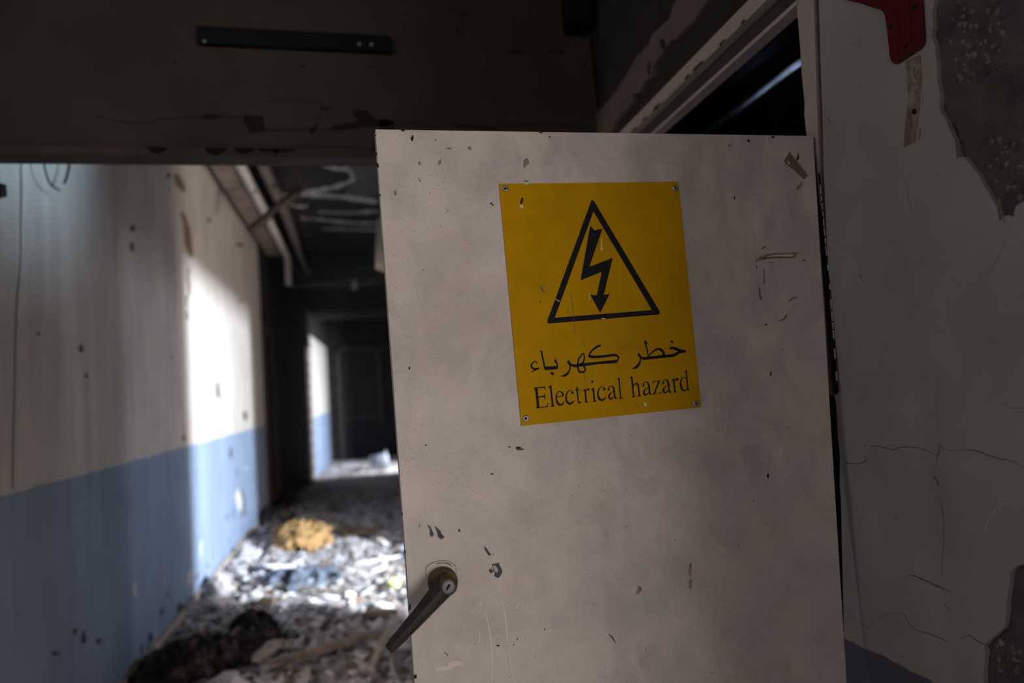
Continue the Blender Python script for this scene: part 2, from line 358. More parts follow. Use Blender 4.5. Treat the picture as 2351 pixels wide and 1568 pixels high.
mb = MB(); mb.box((XL, 2.6, 0.0), (XL+0.012, 9.9, 0.05), M['plaster_l']); mb.box((XL, 2.6, 0.05), (XL+0.022, 9.9, 0.11), M['base'])
struct(mb.build('baseboard_left'), 'beige skirting line')

# far left: dark doorway, slanting wall, brick edge, lit stretch
mb = MB()
mb.box((XL-0.12, 9.96, 0.0), (XL+0.02, 10.12, 2.55), M['brown']); mb.box((XL-0.12, 10.75, 0), (XL+0.04, 10.9, 2.55), M['brown']); mb.box((XL-0.12, 9.96, 2.55), (XL+0.04, 10.9, 2.65), M['brown'])
struct(mb.build('trim_1'), 'dark brown door frame at the end of the left wall')
mb = MB(); mb.box((XL-0.3, 9.9, -0.05), (XL-0.24, 10.95, HC), M['near_black']); mb.box((XL-0.24, 9.96, 2.66), (XL+0.02, 10.9, HC), M['near_black'])
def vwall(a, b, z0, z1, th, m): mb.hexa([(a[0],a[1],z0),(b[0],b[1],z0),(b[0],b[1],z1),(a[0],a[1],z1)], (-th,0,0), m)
vwall((XL+.02,10.9),(-0.97,13.4),-0.05,HC,.12,M['near_black'])
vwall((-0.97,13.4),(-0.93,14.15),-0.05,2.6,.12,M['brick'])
vwall((-0.97,13.4),(-0.93,14.15),2.6,HC,.12,M['near_black'])
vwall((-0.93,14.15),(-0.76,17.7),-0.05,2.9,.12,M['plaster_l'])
vwall((-0.93,14.15),(-0.76,17.7),2.9,HC,.12,M['near_black'])
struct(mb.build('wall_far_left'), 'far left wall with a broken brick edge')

# end wall
mb = MB(); mb.box((XL, 17.7, -0.05), (XR+.2, 17.85, HC), M['near_black'])
mb.box((-.55,17.62,0),(-.42,17.7,2.85),M['brown']); mb.box((.48,17.62,0.9),(.6,17.7,2.85),M['brown']); mb.box((-.55,17.62,2.78),(1.0,17.7,2.9),M['brown']); mb.box((-.42,17.64,1.0),(.55,17.7,1.08),M['brown'])
struct(mb.build('wall_end'), 'dark end wall of the corridor')

mb = MB(); xwall(mb, XR+.005, XR+.16, 2.42, 4.1, -0.05, HC, [(2.7,3.2,2.8,3.25)], M['near_black'])  # unseen stretch coloured black to hold back bounced light
xwall(mb, XR+.005, XR+.16, 4.1, 17.7, -0.05, HC, [(4.1,6.22,-0.05,2.28),(13.75,15.7,-0.05,2.3)], M['plaster_l'])
struct(mb.build('wall_right'), 'right corridor wall with doorways')
# side room, lit through three windows
mb = MB(); xwall(mb, 5.1, 5.2, .5, 8.4, -0.1, 3.1, [(.95,1.65,.8,2.1),(3.7,4.1,1.45,2.35),(5.2,5.6,1.45,2.35)], M['plaster_r'])
mb.box((XR+.16,3.2,-.1),(2.1,3.3,3.0),M['near_black']);  mb.box((2.1,.4,-.1),(5.2,.5,3.0),M['plaster_r']); mb.box((XR+.16,8.3,-.1),(5.2,8.4,3.0),M['plaster_r'])
struct(mb.build('wall_side_room'), 'walls of the side room with three window openings')
mb = MB(); mb.box((2.0,0.3,-.1),(2.1,3.3,3.0),M['near_black']); mb.box((XR+.16,0.3,-.1),(2.0,.4,3.0),M['near_black'])
struct(mb.build('wall_switch_room'), 'black room behind the open door')
mb = MB(); mb.box((2.5,12.9,-.05),(2.6,13.1,3),M['near_black']); mb.box((2.5,13.9,-.05),(2.6,17.2,3),M['near_black']); mb.box((XR+.16,12.9,-.05),(2.5,13.0,3),M['near_black']); mb.box((XR+.16,17.1,-.05),(2.5,17.2,3),M['near_black'])
xw = mb.build('wall_far_room'); struct(xw, 'walls of the far room'); xw.location.x = 0.2

# right wall beside the camera: bare masonry under a broken plaster coat
mb = MB(); mb.box((XR+.006, -0.2, -0.05), (XR+.16, 1.16, 3.3), M['concrete'])
mb.box((XR+.005, -2.8, -0.05), (XR+.16, -1.75, 3.3), M['plaster_r']); mb.box((XR+.005,-1.75,2.1),(XR+.16,-.2,3.3),M['plaster_r'])
struct(mb.build('wall_right'), 'bare dark masonry of the near right wall')
mb = MB(); mb.box((XL-.2,-2.9,-.05),(XR+.2,-2.8,3.3),M['plaster_r']); struct(mb.build('wall_back'))

mb = MB()
Rr = lambda p: onX(p, XR+0.006)
hole_up = [(2156,-300),(2154,-60),(2156,0),(2150,30),(2152,61),(2148,80),(2156,102),(2158,128),(2162,153),(2161,180),(2169,219),(2166,245),(2172,262),(2182,278),(2190,296),(2202,321),(2204,345),(2206,365),(2213,358),(2225,362),(2232,372),(2240,380),(2247,392),(2258,403),(2268,425),(2284,449),(2290,462),(2299,474),(2301,492),(2307,510),(2312,497),(2325,494),(2337,497),(2342,474),(2351,467),(2390,450),(2450,440),(2700,420)]
hole_lo = [(2700,1250),(2450,1280),(2380,1285),(2351,1297),(2340,1300),(2332,1309),(2328,1330),(2327,1348),(2322,1375),(2322,1402),(2318,1425),(2315,1441),(2303,1448),(2293,1459),(2282,1466),(2269,1483),(2273,1495),(2271,1510),(2268,1535),(2269,1568),(2275,1660),(2300,1900)]
edge = [(1952,2000),(1950,1568),(1946,1470),(1942,1300),(1939,1150),(1936,1110),(1937,1050),(1932,1000),(1928,930),(1924,905),(1918,800),(1913,700),(1909,600),(1904,500),(1899,380),(1897,280),(1893,160),(1888,0),(1876,-300)]
plast = [Rr(p) for p in hole_up+hole_lo+edge]
mb.prism(plast, (-0.0085, 0, 0), M['plaster_r'])
XP = XR-0.0025
Rp = lambda p: onX(p, XP+0.0004)
def s7(p): return (1850+p[0]/1.96, p[1]/1.96)
def s3(p): return (1850+p[0]/2.042, 800+p[1]/2.042)
def rcrack(pts, w, sc=s3, m='smear_dark'):
    put_ribbon(mb, [(*sc((x, y)), w*(0.6+0.8*rnd.random())) for x, y in pts], Rp, (-0.0004,0,0), M[m], 3)
rcrack([(170,525),(205,538),(260,540),(290,517)], 1.3)
rcrack([(303,460),(345,458),(410,475),(450,462),(535,467),(600,495),(620,497),(632,445)], 1.8)
rcrack([(632,460),(680,480),(750,475),(800,480),(900,515),(960,525),(1023,560),(1100,590)], 2.4)
rcrack([(620,497),(610,560)], 1.0); rcrack([(600,603),(614,612),(624,645)], 4.0)
rcrack([(628,700),(645,780),(650,900),(640,990),(640,1050)], 1.2); rcrack([(628,130),(612,250),(622,380)], 0.9)
rcrack([(195,1240),(215,1255),(240,1280),(298,1308),(325,1272),(380,1250),(450,1240),(480,1280),(510,1315),(575,1335),(660,1372)], 1.8)
rcrack([(730,1360),(770,1345),(810,1375),(855,1392)], 2.2); rcrack([(650,1200),(680,1232)], 1.8)
for k in range(7): x = 480+k*26; rcrack([(x, 1055+k*11+rnd.uniform(-6,6)),(x+45, 1075+k*11+rnd.uniform(-6,8))], 1.6, m='concrete')
rcrack([(840,850),(860,800),(905,740),(945,730)], 2.5, m='smear_grey')
rcrack([(940,275),(1023,280)], 1.3)
rcrack([(460,840),(462,880),(475,940)], 1.2, s7); rcrack([(240,1230),(255,1260),(272,1300)], 1.2, s7); rcrack([(100,530),(108,550)], 3, s7)
rcrack([(420,1185),(480,1190),(540,1180),(590,1160)], .8, s7); rcrack([(905,1070),(860,1170),(820,1240)], 1.0, s7)
rcrack([(650,545),(665,600),(690,650),(697,712)], 4, s7); rcrack([(870,890),(885,960),(897,1000)], 4, s7)
mb.prism([Rp((1850+x/1.96, y/1.96)) for x, y in [(452,275),(520,245),(525,330),(520,430),(510,540),(495,640),(440,665),(450,540),(462,430),(455,340)]], (-.0006,0,0), M['glue'])
for k in range(14):
    x = rnd.uniform(2082, 2118); y = rnd.uniform(145, 300)
    put_ribbon(mb, [(x,y,1.2),(x+rnd.uniform(-3,3),y+15,1.6),(x+rnd.uniform(-6,6),y+rnd.uniform(25,40),.8)], lambda p: onX(p, XP-.0004), (-.0004,0,0), M['glue'] if k%2 else M['plaster_r'], 3)
mb.prism([onX((2099+5*math.cos(a*.7854), 256+7*math.sin(a*.7854)), XP-.001) for a in range(8)], (-.0006,0,0), M['void'])
for k in range(18):
    x = rnd.uniform(1960, 2330); y = rnd.uniform(560, 1560); mb.prism([Rp(p) for p in blob(x, y, rnd.uniform(.8,2.2), rnd.uniform(1,3), 6, .3, rnd)], (-.0004,0,0), M['smear_dark'])
struct(mb.build('wall_right'), 'cracked grey plaster coat of the near right wall, broken away at two corners')
# lumps of mortar in the broken area
mb = MB()
for k in range(260):
    a = rnd.random()
    if a < .55: x = rnd.gauss(2215, 16)+ (rnd.random()<.4)*70; y = rnd.uniform(0, 190)
    elif a < .8: x = rnd.gauss(2300, 30); y = rnd.uniform(320, 460)
    else: x = rnd.uniform(2285, 2345); y = rnd.uniform(1460, 1560)
    if y < 470 and y > 250 and x < 2225+(y-300)*.45: continue
    c = onX((x, y), XR+.0055); s = rnd.uniform(.0015, .006)
    vs = [c+Vector((-abs(q[0])*s*.6, q[1]*s*rnd.uniform(.6,1.5), q[2]*s*rnd.uniform(.6,1.4))) for q in ((1,0,0),(0,1,0),(0,-1,0),(0,0,1),(0,0,-1),(0,.7,.7))]
    mb.add(vs, [(0,1,5),(0,5,3),(0,3,2),(0,2,4),(0,4,1)], M['grit'] if rnd.random() < .45 else M['concrete'])
struct(mb.build('trim_2'), 'mortar crumbs in the broken plaster')

# door frame in the right wall
mb = MB()
jo = [(1846,-40),(1850,30),(1856,100),(1861,180),(1867,240),(1866,262),(1870,300),(1874,322),(1880,400),(1890,500),(1899,600),(1908,700),(1916,800),(1924,905)]
ji = [(1924,905),(1918,800),(1913,700),(1909,600),(1904,500),(1899,380),(1897,280),(1893,160),(1888,0),(1886,-40)]
jo2 = [(1926,930),(1937,1100),(1946,1470),(1952,2000)]
mb.prism([onX(p, XR+.02) for p in jo+ji], (-.021,0,0), M['frame_r'])
mb.box((XR+.012, 1.10, 0), (XR+.15, 1.155, 2.34), M['frame_r'])
put_ribbon(mb, [(1881,-30,1.5),(1885,60,1.5),(1890,200,1.5),(1893,330,1.5),(1899,470,1.2)], lambda p: onX(p, XR-.0012), (-.0005,0,0), M['smear_dark'], 3)
# head of the frame: face, rebate, lip
mb.box((XR-.008, 1.10, 2.345), (XR+.05, 2.30, 2.386), M['frame_r'])
mb.box((XR+.02, 1.19, 2.290), (XR+.03, 2.30, 2.346), M['frame_dark'])  # rebate's shade put into its colour, same paint as the face
mb.box((XR-.004, 1.19, 2.279), (XR+.03, 2.30, 2.289), M['frame_r'])
mb.box((XR-.008, 2.24, 0), (XR+.05, 2.30, 2.345), M['frame_r'])
for k in range(14): 
    y = rnd.uniform(1.25, 2.2); mb.box((XR-.0095, y, 2.345), (XR-.0078, y+rnd.uniform(.01,.04), 2.348+rnd.uniform(0,.006)), M['frame_dark'])
struct(mb.build('trim_3'), 'painted steel frame of the side doorway')
# wall over the side doorway
mb = MB(); mb.box((XR+.02, 1.16, 2.386), (XR+.16, 2.42, 3.86), M['near_black']); mb.box((.8, 2.6, 2.42), (XR+.02, 2.64, 3.86), M['near_black']); mb.box((XR+.02, 2.30, 0), (XR+.16, 2.42, 2.386), M['near_black'])  # box behind the bulkhead added to block light through the gap
band = [(1580,-15),(1560,10),(1548,45),(1530,60),(1509,80),(1500,105),(1470,134),(1462,150),(1440,185),(1417,220),(1405,235),(1392,250),(1378,262),(1378,300),(1372,330),(1395,330),(1417,298),(1421,280),(1440,262),(1464,235),(1462,214),(1478,216),(1490,190),(1509,176),(1512,150),(1528,130),(1551,95),(1570,85),(1590,62),(1610,45),(1625,20),(1650,-10),(1668,-60),(1610,-60)]
mb.prism([onX(p, XR+.021) for p in band], (-.018,0,0), M['frame'])
mb.prism([onX(p, XR+.002) for p in [(1490,140),(1494,150),(1491,175),(1487,165)]], (-.002,0,0), M['near_black'])
mb.prism([onX(p, XR+.002) for p in blob(1522,102,6,12,8,.4,rnd)], (-.002,0,0), M['peel'])
struct(mb.build('wall_over_door'), 'near-black wall above the side doorway with a remnant of plaster')

# bulkhead across the corridor
YB = 2.40
mb = MB()
mb.prism([(XL,YB,2.405),(.99,YB,2.405),(.985,YB,2.5),(.97,YB,2.6),(.962,YB,2.86),(.96,YB,2.868),(.862,YB,2.872),(.855,YB,2.9),(.858,YB,3.02),(.86,YB,3.9),(XL,YB,3.9)], (0,.2,0), M['bulkhead'])
B = lambda p: onY(p, YB-.0003)
def b8(p): return (400+p[0]/4.275, 180+p[1]/4.275)
def bp(pts, m='peel', sc=b8): mb.prism([B(sc(p)) for p in pts], (0,-.001,0), M[m])
def bc(pts, w, sc=b8): put_ribbon(mb, [(*sc(p), w*(.5+rnd.random())) for p in pts], B, (0,-.001,0), M['peel'], 4)
bp([(230,385),(260,358),(310,345),(420,355),(500,370),(440,395),(320,405)])
bp([(670,365),(760,360),(870,365),(885,440),(905,520),(735,545),(720,500),(690,440)])
bp([(1300,490),(1340,478),(1375,480),(1395,430),(1410,425),(1390,500),(1360,555),(1330,540)])
bp([(1510,490),(1600,455),(1700,435),(1800,425),(1770,370),(1730,325),(1800,300),(1880,315),(1930,350),(1960,395),(2060,402),(2170,430),(2080,470),(1850,480),(1650,515),(1560,510)])
bp([(1435,275),(1540,290),(1535,315),(1435,305)])
bc([(0,390),(120,388),(230,385)], 1.6); bc([(500,375),(590,380),(670,375)], 2.5); bc([(900,520),(950,500),(1040,512),(1100,505),(1200,510),(1300,495)], 2.6)
bc([(900,235),(1000,222),(1100,215),(1170,210),(1230,222),(1300,235),(1430,245),(1435,275)], 1.4); bc([(1375,500),(1440,505),(1510,495)], 1.8); bc([(1425,350),(1415,400),(1400,440)],1.2)
idp = lambda p: p
bc([(215,268),(240,270),(258,278),(300,281),(345,281),(365,273),(400,272)], 1.4, idp); bc([(905,289),(960,280),(1040,285),(1130,292),(1250,285),(1340,290)], 1.8, idp)
bc([(1050,287),(1090,292),(1140,296)], 5, idp)
for (x, y, rx, ry) in ((401,143,5,4),(697,152,6,4),(848,153,12,2),(1190,118,22,5),(1275,118,20,5),(1048,70,7,5),(1065,34,7,4),(352,62,4,3),(1340,150,4,7)):
    mb.prism([B(p) for p in blob(x,y,rx,ry,8,.4,rnd)], (0,-.001,0), M['peel'])
bp([(870,280),(885,272),(905,278),(905,300),(870,298)], 'peel', idp)
struct(mb.build('wall_front'), 'dirty bulkhead wall across the corridor with cracks and peeled spots')
mb = MB()
mb.box((XL, YB-.01, 2.385), (XR, YB+.06, 2.407), M['frame_dark'])
mb.box((XL, YB-.028, 2.358), (XR, YB+.06, 2.386), M['lintel'])
for (xa, xb, h) in ((338,385,1),(468,522,1.1),(535,585,.9),(590,678,.55),(628,640,1.0)):
    a = onY((xa,350), YB-.029); b = onY((xb,350), YB-.029)
    poly = [(a.x, 2.3865), (b.x, 2.3865), (b.x-.004, 2.3865-.010*h), ((a.x+b.x)/2, 2.3865-.024*h), (a.x+.012, 2.3865-.018*h)]
    mb.prism([Vector((x, YB-.028, z)) for x, z in poly], (0,-.002,0), M['void'])
struct(mb.build('trim_4'), 'chipped steel lintel under the bulkhead')

# ================================================================== DOOR
TL = (862,297); TR = (1867,312); BRp = (1944,1568); BLp = (952,1568)
tl, tr, br, bl = [onY(p, YD) for p in (TL, TR, BRp, BLp)]
def extrap(a, b): k = (0.015-b.z)/(a.z-b.z); return b+(a-b)*k
fl = extrap(tl, bl); fr = extrap(tr, br)
door = empty('door_1', (fr.x, YD+.02, 0)); door['kind'] = 'structure'
door['label'] = 'open cream painted metal door with chipped edges and dark speckles'
mb = MB(); mb.hexa([fl, fr, tr, tl], (0, .042, 0), M['door']); mb.hexa([p+Vector((0,.0422,0)) for p in (fl, fr, tr, tl)], (0,.001,0), M['frame_dark']); leaf = keep(mb.build('door_leaf', None, .0035), door)  # unseen dark back sheet added to cut light bouncing off the door
# chips, scratches and smears on the door face
D = lambda p: onY(p, YD-.0002)
def dq(pts, m, sc=lambda p: p, t=.0003): mb.prism([D(sc(p)) for p in pts], (0,-t,0), M[m])
def dr(pts, m, sc=lambda p: p, n=4): put_ribbon(mb, [(*sc((p[0],p[1])), p[2]) for p in pts], D, (0,-.0003,0), M[m], n)
def c8(p): return (850+p[0]/3.75, 1150+p[1]/3.75)
def cL(p): return (860+p[0]/3.92, 900+p[1]/3.92)
def cT(p): return (1600+p[0]/3.41, 300+p[1]/3.41)
mb = MB()
dq([(490,205),(505,210),(522,228),(535,255),(548,290),(530,314),(512,290),(515,262),(508,235)], 'chip_metal', c8)
dq([(553,210),(580,235),(605,258),(615,285),(642,308),(628,322),(608,330),(585,312),(575,270)], 'chip_metal', c8)
dq([(978,385),(1000,405),(1025,440),(1044,465),(1020,470),(985,420)], 'chip_metal', c8)
dq([(1018,598),(1035,580),(1048,590),(1062,612),(1035,624)], 'chip_metal', c8)
dq([(1045,545),(1075,540),(1108,530),(1116,560),(1132,585),(1138,612),(1118,650),(1100,664),(1068,648),(1072,615),(1058,600)], 'chip_metal', c8)
mb.prism([onY(c8(p), YD-.0006) for p in [(1050,560),(1078,555),(1100,590),(1095,620),(1075,610)]], (0,-.0003,0), M['smear_grey'])
for (x, y, rx, ry) in ((863,310,1.5,2),(864,354,2.4,4),(867,379,2.8,6),(872,448,2,3),(1242,302,7,3.4),(1297,301,5,3.2),(1262,314,1.8,1.8),(947,317,3.5,6.5),(1719,323,3,3.5),(925,299,4,2.5),
                       (923,1180,2,4),(930,1266,1.8,4),(941,1394,2.2,7),(954,1553,4,6.5),(1775,315,5,2),(1054,1218,2.4,4),(1190,1028,4,1.4),(1170,1026,5,1.1),(1143,1482,3,2),(1130,1088,3,2),
                       (1763,1092,3,5),(1770,855,2.2,2.4),(1769,860,2,2),(1758,745,3.4,1.8),(1846,598,2.5,1.8),(1250,1445,1.5,1.5),(978,1022,2,2),(940,846,2.5,3),(1000,322,1.5,1.5),(1180,1480,1.6,1.8),(1188,1467,1.2,2),
                       (963,1208,1.5,1.5),(1090,1478,1.5,1),(1686,453,1.5,4),(1730,1150,1.5,1.5),(1550,1240,1.5,1.2),(1127,467,2.5,2),(1131,471,1.5,2.5),(961,409,1.5,1.5),(964,415,1.5,2)):
    dq(blob(x, y, rx, ry, 8, .35, rnd), 'chip')
for k in range(120):
    x = rnd.uniform(885, 1900); y = rnd.uniform(330, 1560)
    if x < 895+ (y-330)*.06: continue
    dq(blob(x, y, rnd.uniform(.6,1.5), rnd.uniform(.6,1.6), 6, .3, rnd), 'smear_dark')
for (x, y, rx, ry, r) in ((1207,375,6,9,.3),(1078,341,5,4,.9),(1030,341,5,2,0),(908,442,3,7,0),(1207,416,5,3,0),(1467,1355,6,10,.3),(1585,1310,3,14,0),(1586,1340,4,10,.1),(1080,470,1,1,0),(1790,1000,1,1,0),(1676,334,6,2,0),(963,375,3,4,0),(1010,372,4,7,.2)):
    dq(blob(x, y, rx, ry, 9, .4, rnd, r), 'smear_brown')
dr([(1398,1456,2),(1406,1464,3),(1413,1476,1.5)], 'rust'); dr([(1020,1497,1.5),(1026,1502,2.5),(1029,1507,1)], 'smear_dark')
dr([(1268,500,2),(1295,507,9),(1345,518,2)], 'smear_dark', cL)
for pts in ([(985,960,2),(1020,1080,4),(1040,1250,5),(1050,1420,5),(1045,1560,3)], [(1130,840,3),(1160,1000,5),(1175,1150,4),(1190,1320,4),(1240,1560,3)], [(940,1120,3),(935,1210,3)], [(960,790,2),(945,910,3)],
            [(560,1450,6),(650,1440,12),(720,1400,14),(790,1400,5)], [(1250,930,3),(1275,890,4),(1290,870,2)]):
    dr(pts, 'smear_pale', c8)
for pts in ([(1235,1240,1),(1290,1222,1.6),(1345,1215,1.2),(1362,1218,.8)], [(1395,1125,1),(1370,1160,1.4),(1345,1180,.8)], [(1390,1300,1),(1420,1350,1.4),(1440,1360,.8)], [(980,1160,.8),(1050,1165,1),(1100,1195,1),(1130,1225,.7)], [(1030,500,.8),(1060,540,1.2)]):
    dr(pts, 'smear_pale')
for pts in ([(720,1340,2),(745,1315,3),(790,1303,1.5)], [(705,1440,2),(680,1475,3),(640,1490,1.5)], [(490,1230,3),(493,1290,3),(503,1320,5)], [(465,1055,3),(468,1080,3)], [(505,925,2),(540,908,3)], [(525,1080,1.5),(528,1200,2)], [(560,1032,2),(600,1030,2)], [(790,170,2),(793,210,4),(780,225,6)]):
    dr(pts, 'smear_dark', cT)
dq([(455,1035),(462,1010),(490,985),(545,968),(555,985),(525,1008),(490,1020)], 'smear_brown', cT)
dr([(545,972,5),(620,965,4),(700,963,4),(768,960,4),(790,958,3)], 'smear_brown', cT); dr([(525,1002,5),(600,994,5),(700,992,4),(755,990,5),(770,965,6)], 'smear_brown', cT)
dq([(548,975),(762,966),(752,986),(555,994)], 'smear_pale', cT)
dq([(690,245),(720,300),(745,360),(735,420),(700,330),(683,280)], 'smear_grey', cT)
dq([(815,400),(830,395),(815,440),(785,470),(775,450)], 'smear_brown', cT)
dq([(790,185),(800,205),(795,225),(775,230),(788,210)], 'smear_brown', cT)
keep(mb.build('paint_damage'), door)['label'] = 'chips, smears and bare steel spots in the paint'
# tape
mb = MB(); mb.prism([onY(cT(p), YD-.0006) for p in [(725,165),(745,195),(800,262),(868,355),(852,368),(835,380),(770,318),(700,262),(680,240),(700,205)]], (0,-.0008,0), M['tape'])
mb.prism([onY(cT(p), YD-.0015) for p in [(708,238),(722,245),(730,268),(715,262)]], (0,-.0003,0), M['smear_pale'])
keep(mb.build('tape_strip'), door)['label'] = 'brown scrap of old tape'
# free edge of the door with folded seam
mb = MB(); e0 = tl+Vector((-.0015,.012,-.003)); e1 = fl+Vector((-.0015,.012,.003))
mb.hexa([e0, e1, e1+Vector((0,.004,0)), e0+Vector((0,.004,0))], (.002,0,0), M['door_edge'])
keep(mb.build('edge_seam'), door)
# piano hinge
mb = MB()
hp = [(1873,318),(1888,470),(1899,590),(1909,700),(1920,850),(1925,905)]
hs = smooth_path([(*p, 0) for p in hp], 8)
pts3 = [onY((p[0]-.5,p[1]), YD+.002) for p in hs]
tot = [0]
for a, b in zip(pts3, pts3[1:]): tot.append(tot[-1]+(b-a).length)
def at_len(s):
    for i in range(len(tot)-1):
        if s <= tot[i+1]: return pts3[i].lerp(pts3[i+1], (s-tot[i])/(tot[i+1]-tot[i]))
    return pts3[-1]
s = 0.0; k = 0
while s < tot[-1]-.012:
    ln = rnd.uniform(.011, .024); a = at_len(s); b = at_len(min(s+ln, tot[-1]))
    mb.tube([a, b], .0017, M['frame_r'] if rnd.random() < .62 else M['void'], 8)
    mb.tube([b, at_len(min(s+ln+.0025, tot[-1]))], .0019, M['void'], 8); s += ln+.0025
mb.hexa([tr+Vector((.0003,.006,0)), pts3[0]+Vector((.006,.006,.004)), pts3[-1]+Vector((.004,.006,0)), pts3[-1]+Vector((-.006,.006,0))], (0,.002,0), M['void'])
keep(mb.build('piano_hinge'), door)['label'] = 'rusty piano hinge with missing knuckles'
# handle
def h6(p): return (880+p[0]/6.27, 1270+p[1]/6.27)
hb = onY(h6((848,400)), YD)
handle = MB()
esc = [(610,235),(620,200),(660,165),(740,125),(830,105),(920,112),(1000,145),(1045,200),(1052,300),(1062,470),(1050,570),(1010,615),(910,680),(830,640),(720,640),(650,600),(635,500),(615,330)]
handle.prism([onY(h6(p), YD-.0002) for p in esc], (0,-.0022,0), M['door'])
hz = keep(handle.build('door_handle', None, .0008), door); hz['label'] = 'painted escutcheon carrying a worn lever and lock'
m2 = MB(); put_ribbon(m2, [(*h6((x,y)), .8) for x, y in esc[:11]], lambda p: onY(p, YD-.0005), (0,-.0003,0), M['chip'], 3)
put_ribbon(m2, [(*h6((x,y)), w) for x, y, w in ((755,152,1),(800,140,2),(860,140,1.5),(930,148,2.2),(985,185,1.2))], lambda p: onY(p, YD-.0024), (0,-.0003,0), M['chip'], 3)
def sub(o, lab=None):
    o.parent = hz
    if lab: o['label'] = lab
    return o
sub(m2.build('paint_crack'))
# boss: from the escutcheon towards the viewer
px2m = (onY(h6((848+210,400)), YD)-hb).length
b1 = onY(h6((900,455)), YD-.030)
dirn = (b1-hb)
m2 = MB(); m2.lathe(hb+Vector((0,-.001,0)), (0,-1,0), [(px2m*.2,0),(px2m*1.0,0),(px2m*1.0,.012),(px2m*.97,.0145),(px2m*.9,.016),(px2m*.1,.016)], M['brass'], 56)
sub(m2.build('boss'), 'brown brass collar')
lk = onY(h6((935,487)), YD-.046)
r_lock = (onY(h6((935+93,487)), YD-.046)-lk).length
m2 = MB(); m2.lathe((lk.x, YD-.012, lk.z), (0,-1,0), [(r_lock*1.55,0),(r_lock*1.55,.026),(r_lock*1.45,.030),(r_lock*1.2,.032),(r_lock*1.08,.0335),(r_lock*1.08,.030),(r_lock*.2,.030)], M['brass'], 48)
sub(m2.build('hub'))
m2 = MB(); m2.lathe((lk.x, YD-.040, lk.z), (0,-1,0), [(r_lock*1.0,0),(r_lock*1.0,.006),(r_lock*.93,.0072),(r_lock*.5,.0074),(0.0002,.0074)], M['lock'], 40)
kh = [(lk.x+dx*r_lock, YD-.0476, lk.z+dz*r_lock) for dx, dz in [(-.42,-.45),(-.15,-.42),(.05,-.1),(.28,.12),(.30,.42),(.02,.48),(-.12,.2),(-.3,-.05)]]
m2.prism([Vector(p) for p in kh], (0,-.0004,0), M['void'])
sub(m2.build('lock_cylinder'), 'grey keyhole cylinder')
# lever: faceted tapering bar
tip = onY(h6((72,1395)), YD-.060); hubp = Vector((lk.x, YD-.030, lk.z))
ax = (tip-hubp); Ln = ax.length; axn = ax.normalized(); out = Vector((0,-1,0)); out = (out-axn*out.dot(axn)).normalized(); side = axn.cross(out)
if side.z < 0: side = -side      # side: towards the upper left edge
m2 = MB(); vs = []; seg = []
prof = [(-.06,.0165,.014),(.06,.0195,.016),(.14,.0185,.015),(.22,.0175,.014),(.4,.0155,.013),(.6,.0138,.012),(.8,.012,.0105),(.93,.0108,.009),(.985,.0095,.008),(1.0,.006,.005)]
cross = [(1.0,-.2),(.92,.35),(.30,.95),(-.05,1.0),(-.28,.92),(-.88,.1),(-.95,-.35),(-.6,-.9),(.6,-.9)]
for t, w, h in prof:
    c = hubp+ax*t+out*(.006*math.sin(math.pi*min(1,max(0,t))))*.6
    for a, b in cross: vs.append(c+side*(a*w*.98)+out*(b*h*.8))
n = len(cross); fs = [(i*n+k, i*n+(k+1) % n, (i+1)*n+(k+1) % n, (i+1)*n+k) for i in range(len(prof)-1) for k in range(n)]
fs += [list(range(n))[::-1], [(len(prof)-1)*n+k for k in range(n)]]
m2.add(vs, fs, M['lever']); sub(m2.build('lever', None, .0012), 'dark tapering lever handle')

# ================================================================== WARNING SIGN
YS = YD-.0022
corners = [onY(p, YS) for p in ((1146,422),(1558,417),(1610,935),(1197,978))]
sign = empty('warning_sign', ((corners[2].x+corners[3].x)/2, YS, (corners[2].z+corners[3].z)/2))
tag(sign, 'yellow electrical hazard sign riveted to the open door', 'sign')
mb = MB(); mb.hexa([c for c in corners], (0,.0019,0), M['yellow']); plate_mb = mb
S = lambda p: onY(p, YS-.0001)
T = (0,-.0002,0)
def spart(name, polys=(), ribs=(), m='black', label=None):
    mb = MB()
    for po in polys: mb.prism([S(p) for p in po], T, M[m])
    for rb in ribs: put_ribbon(mb, rb, S, T, M[m], 7)
    o = keep(mb.build(name), sign)
    if label: o['label'] = label
    return o
def cv(s_, ox, oy): return lambda P: [((ox+p[0]/s_, oy+p[1]/s_) if len(p) == 2 else (ox+p[0]/s_, oy+p[1]/s_, p[2]/s_)) for p in P]
k5 = cv(4.9, 1240, 440)
spart('triangle_symbol', [k5(P) for P in ([(590,95),(605,105),(1345,1345),(1347,1362),(1258,1332),(600,222)], [(1347,1362),(1340,1378),(1325,1383),(100,1484),(84,1478),(80,1464),(165,1418),(1258,1332)], [(80,1464),(82,1450),(575,105),(582,97),(590,95),(600,222),(165,1418)])], label='black triangle outline')
spart('lightning_bolt', [k5([(563,385),(612,435),(700,415),(555,845),(817,745),(716,1163),(785,1148),(682,1352),(675,1357),(667,1350),(565,1160),(638,1167),(692,903),(455,998)])], label='black lightning arrow')
def circ(cx, cy, rx, ry=None, n=16): ry = ry or rx; return [(cx+rx*math.cos(2*math.pi*i/n), cy+ry*math.sin(2*math.pi*i/n)) for i in range(n)]
k1 = cv(11.195, 1210, 840); k2 = cv(11.195, 1400, 830)
sh = lambda P, dx, dy: [(p[0]+dx, p[1]+dy, *p[2:]) for p in P]
E_ = [(150,567),(300,548),(462,528),(482,632),(474,634),(455,585),(425,568),(272,574),(292,785),(400,775),(440,758),(452,710),(458,708),(472,868),(464,868),(448,820),(420,805),(296,815),(318,1058),(455,1045),(505,1025),(540,945),(548,948),(528,1058),(215,1097),(216,1090),(248,1070),(255,1050),(208,620),(190,585)]
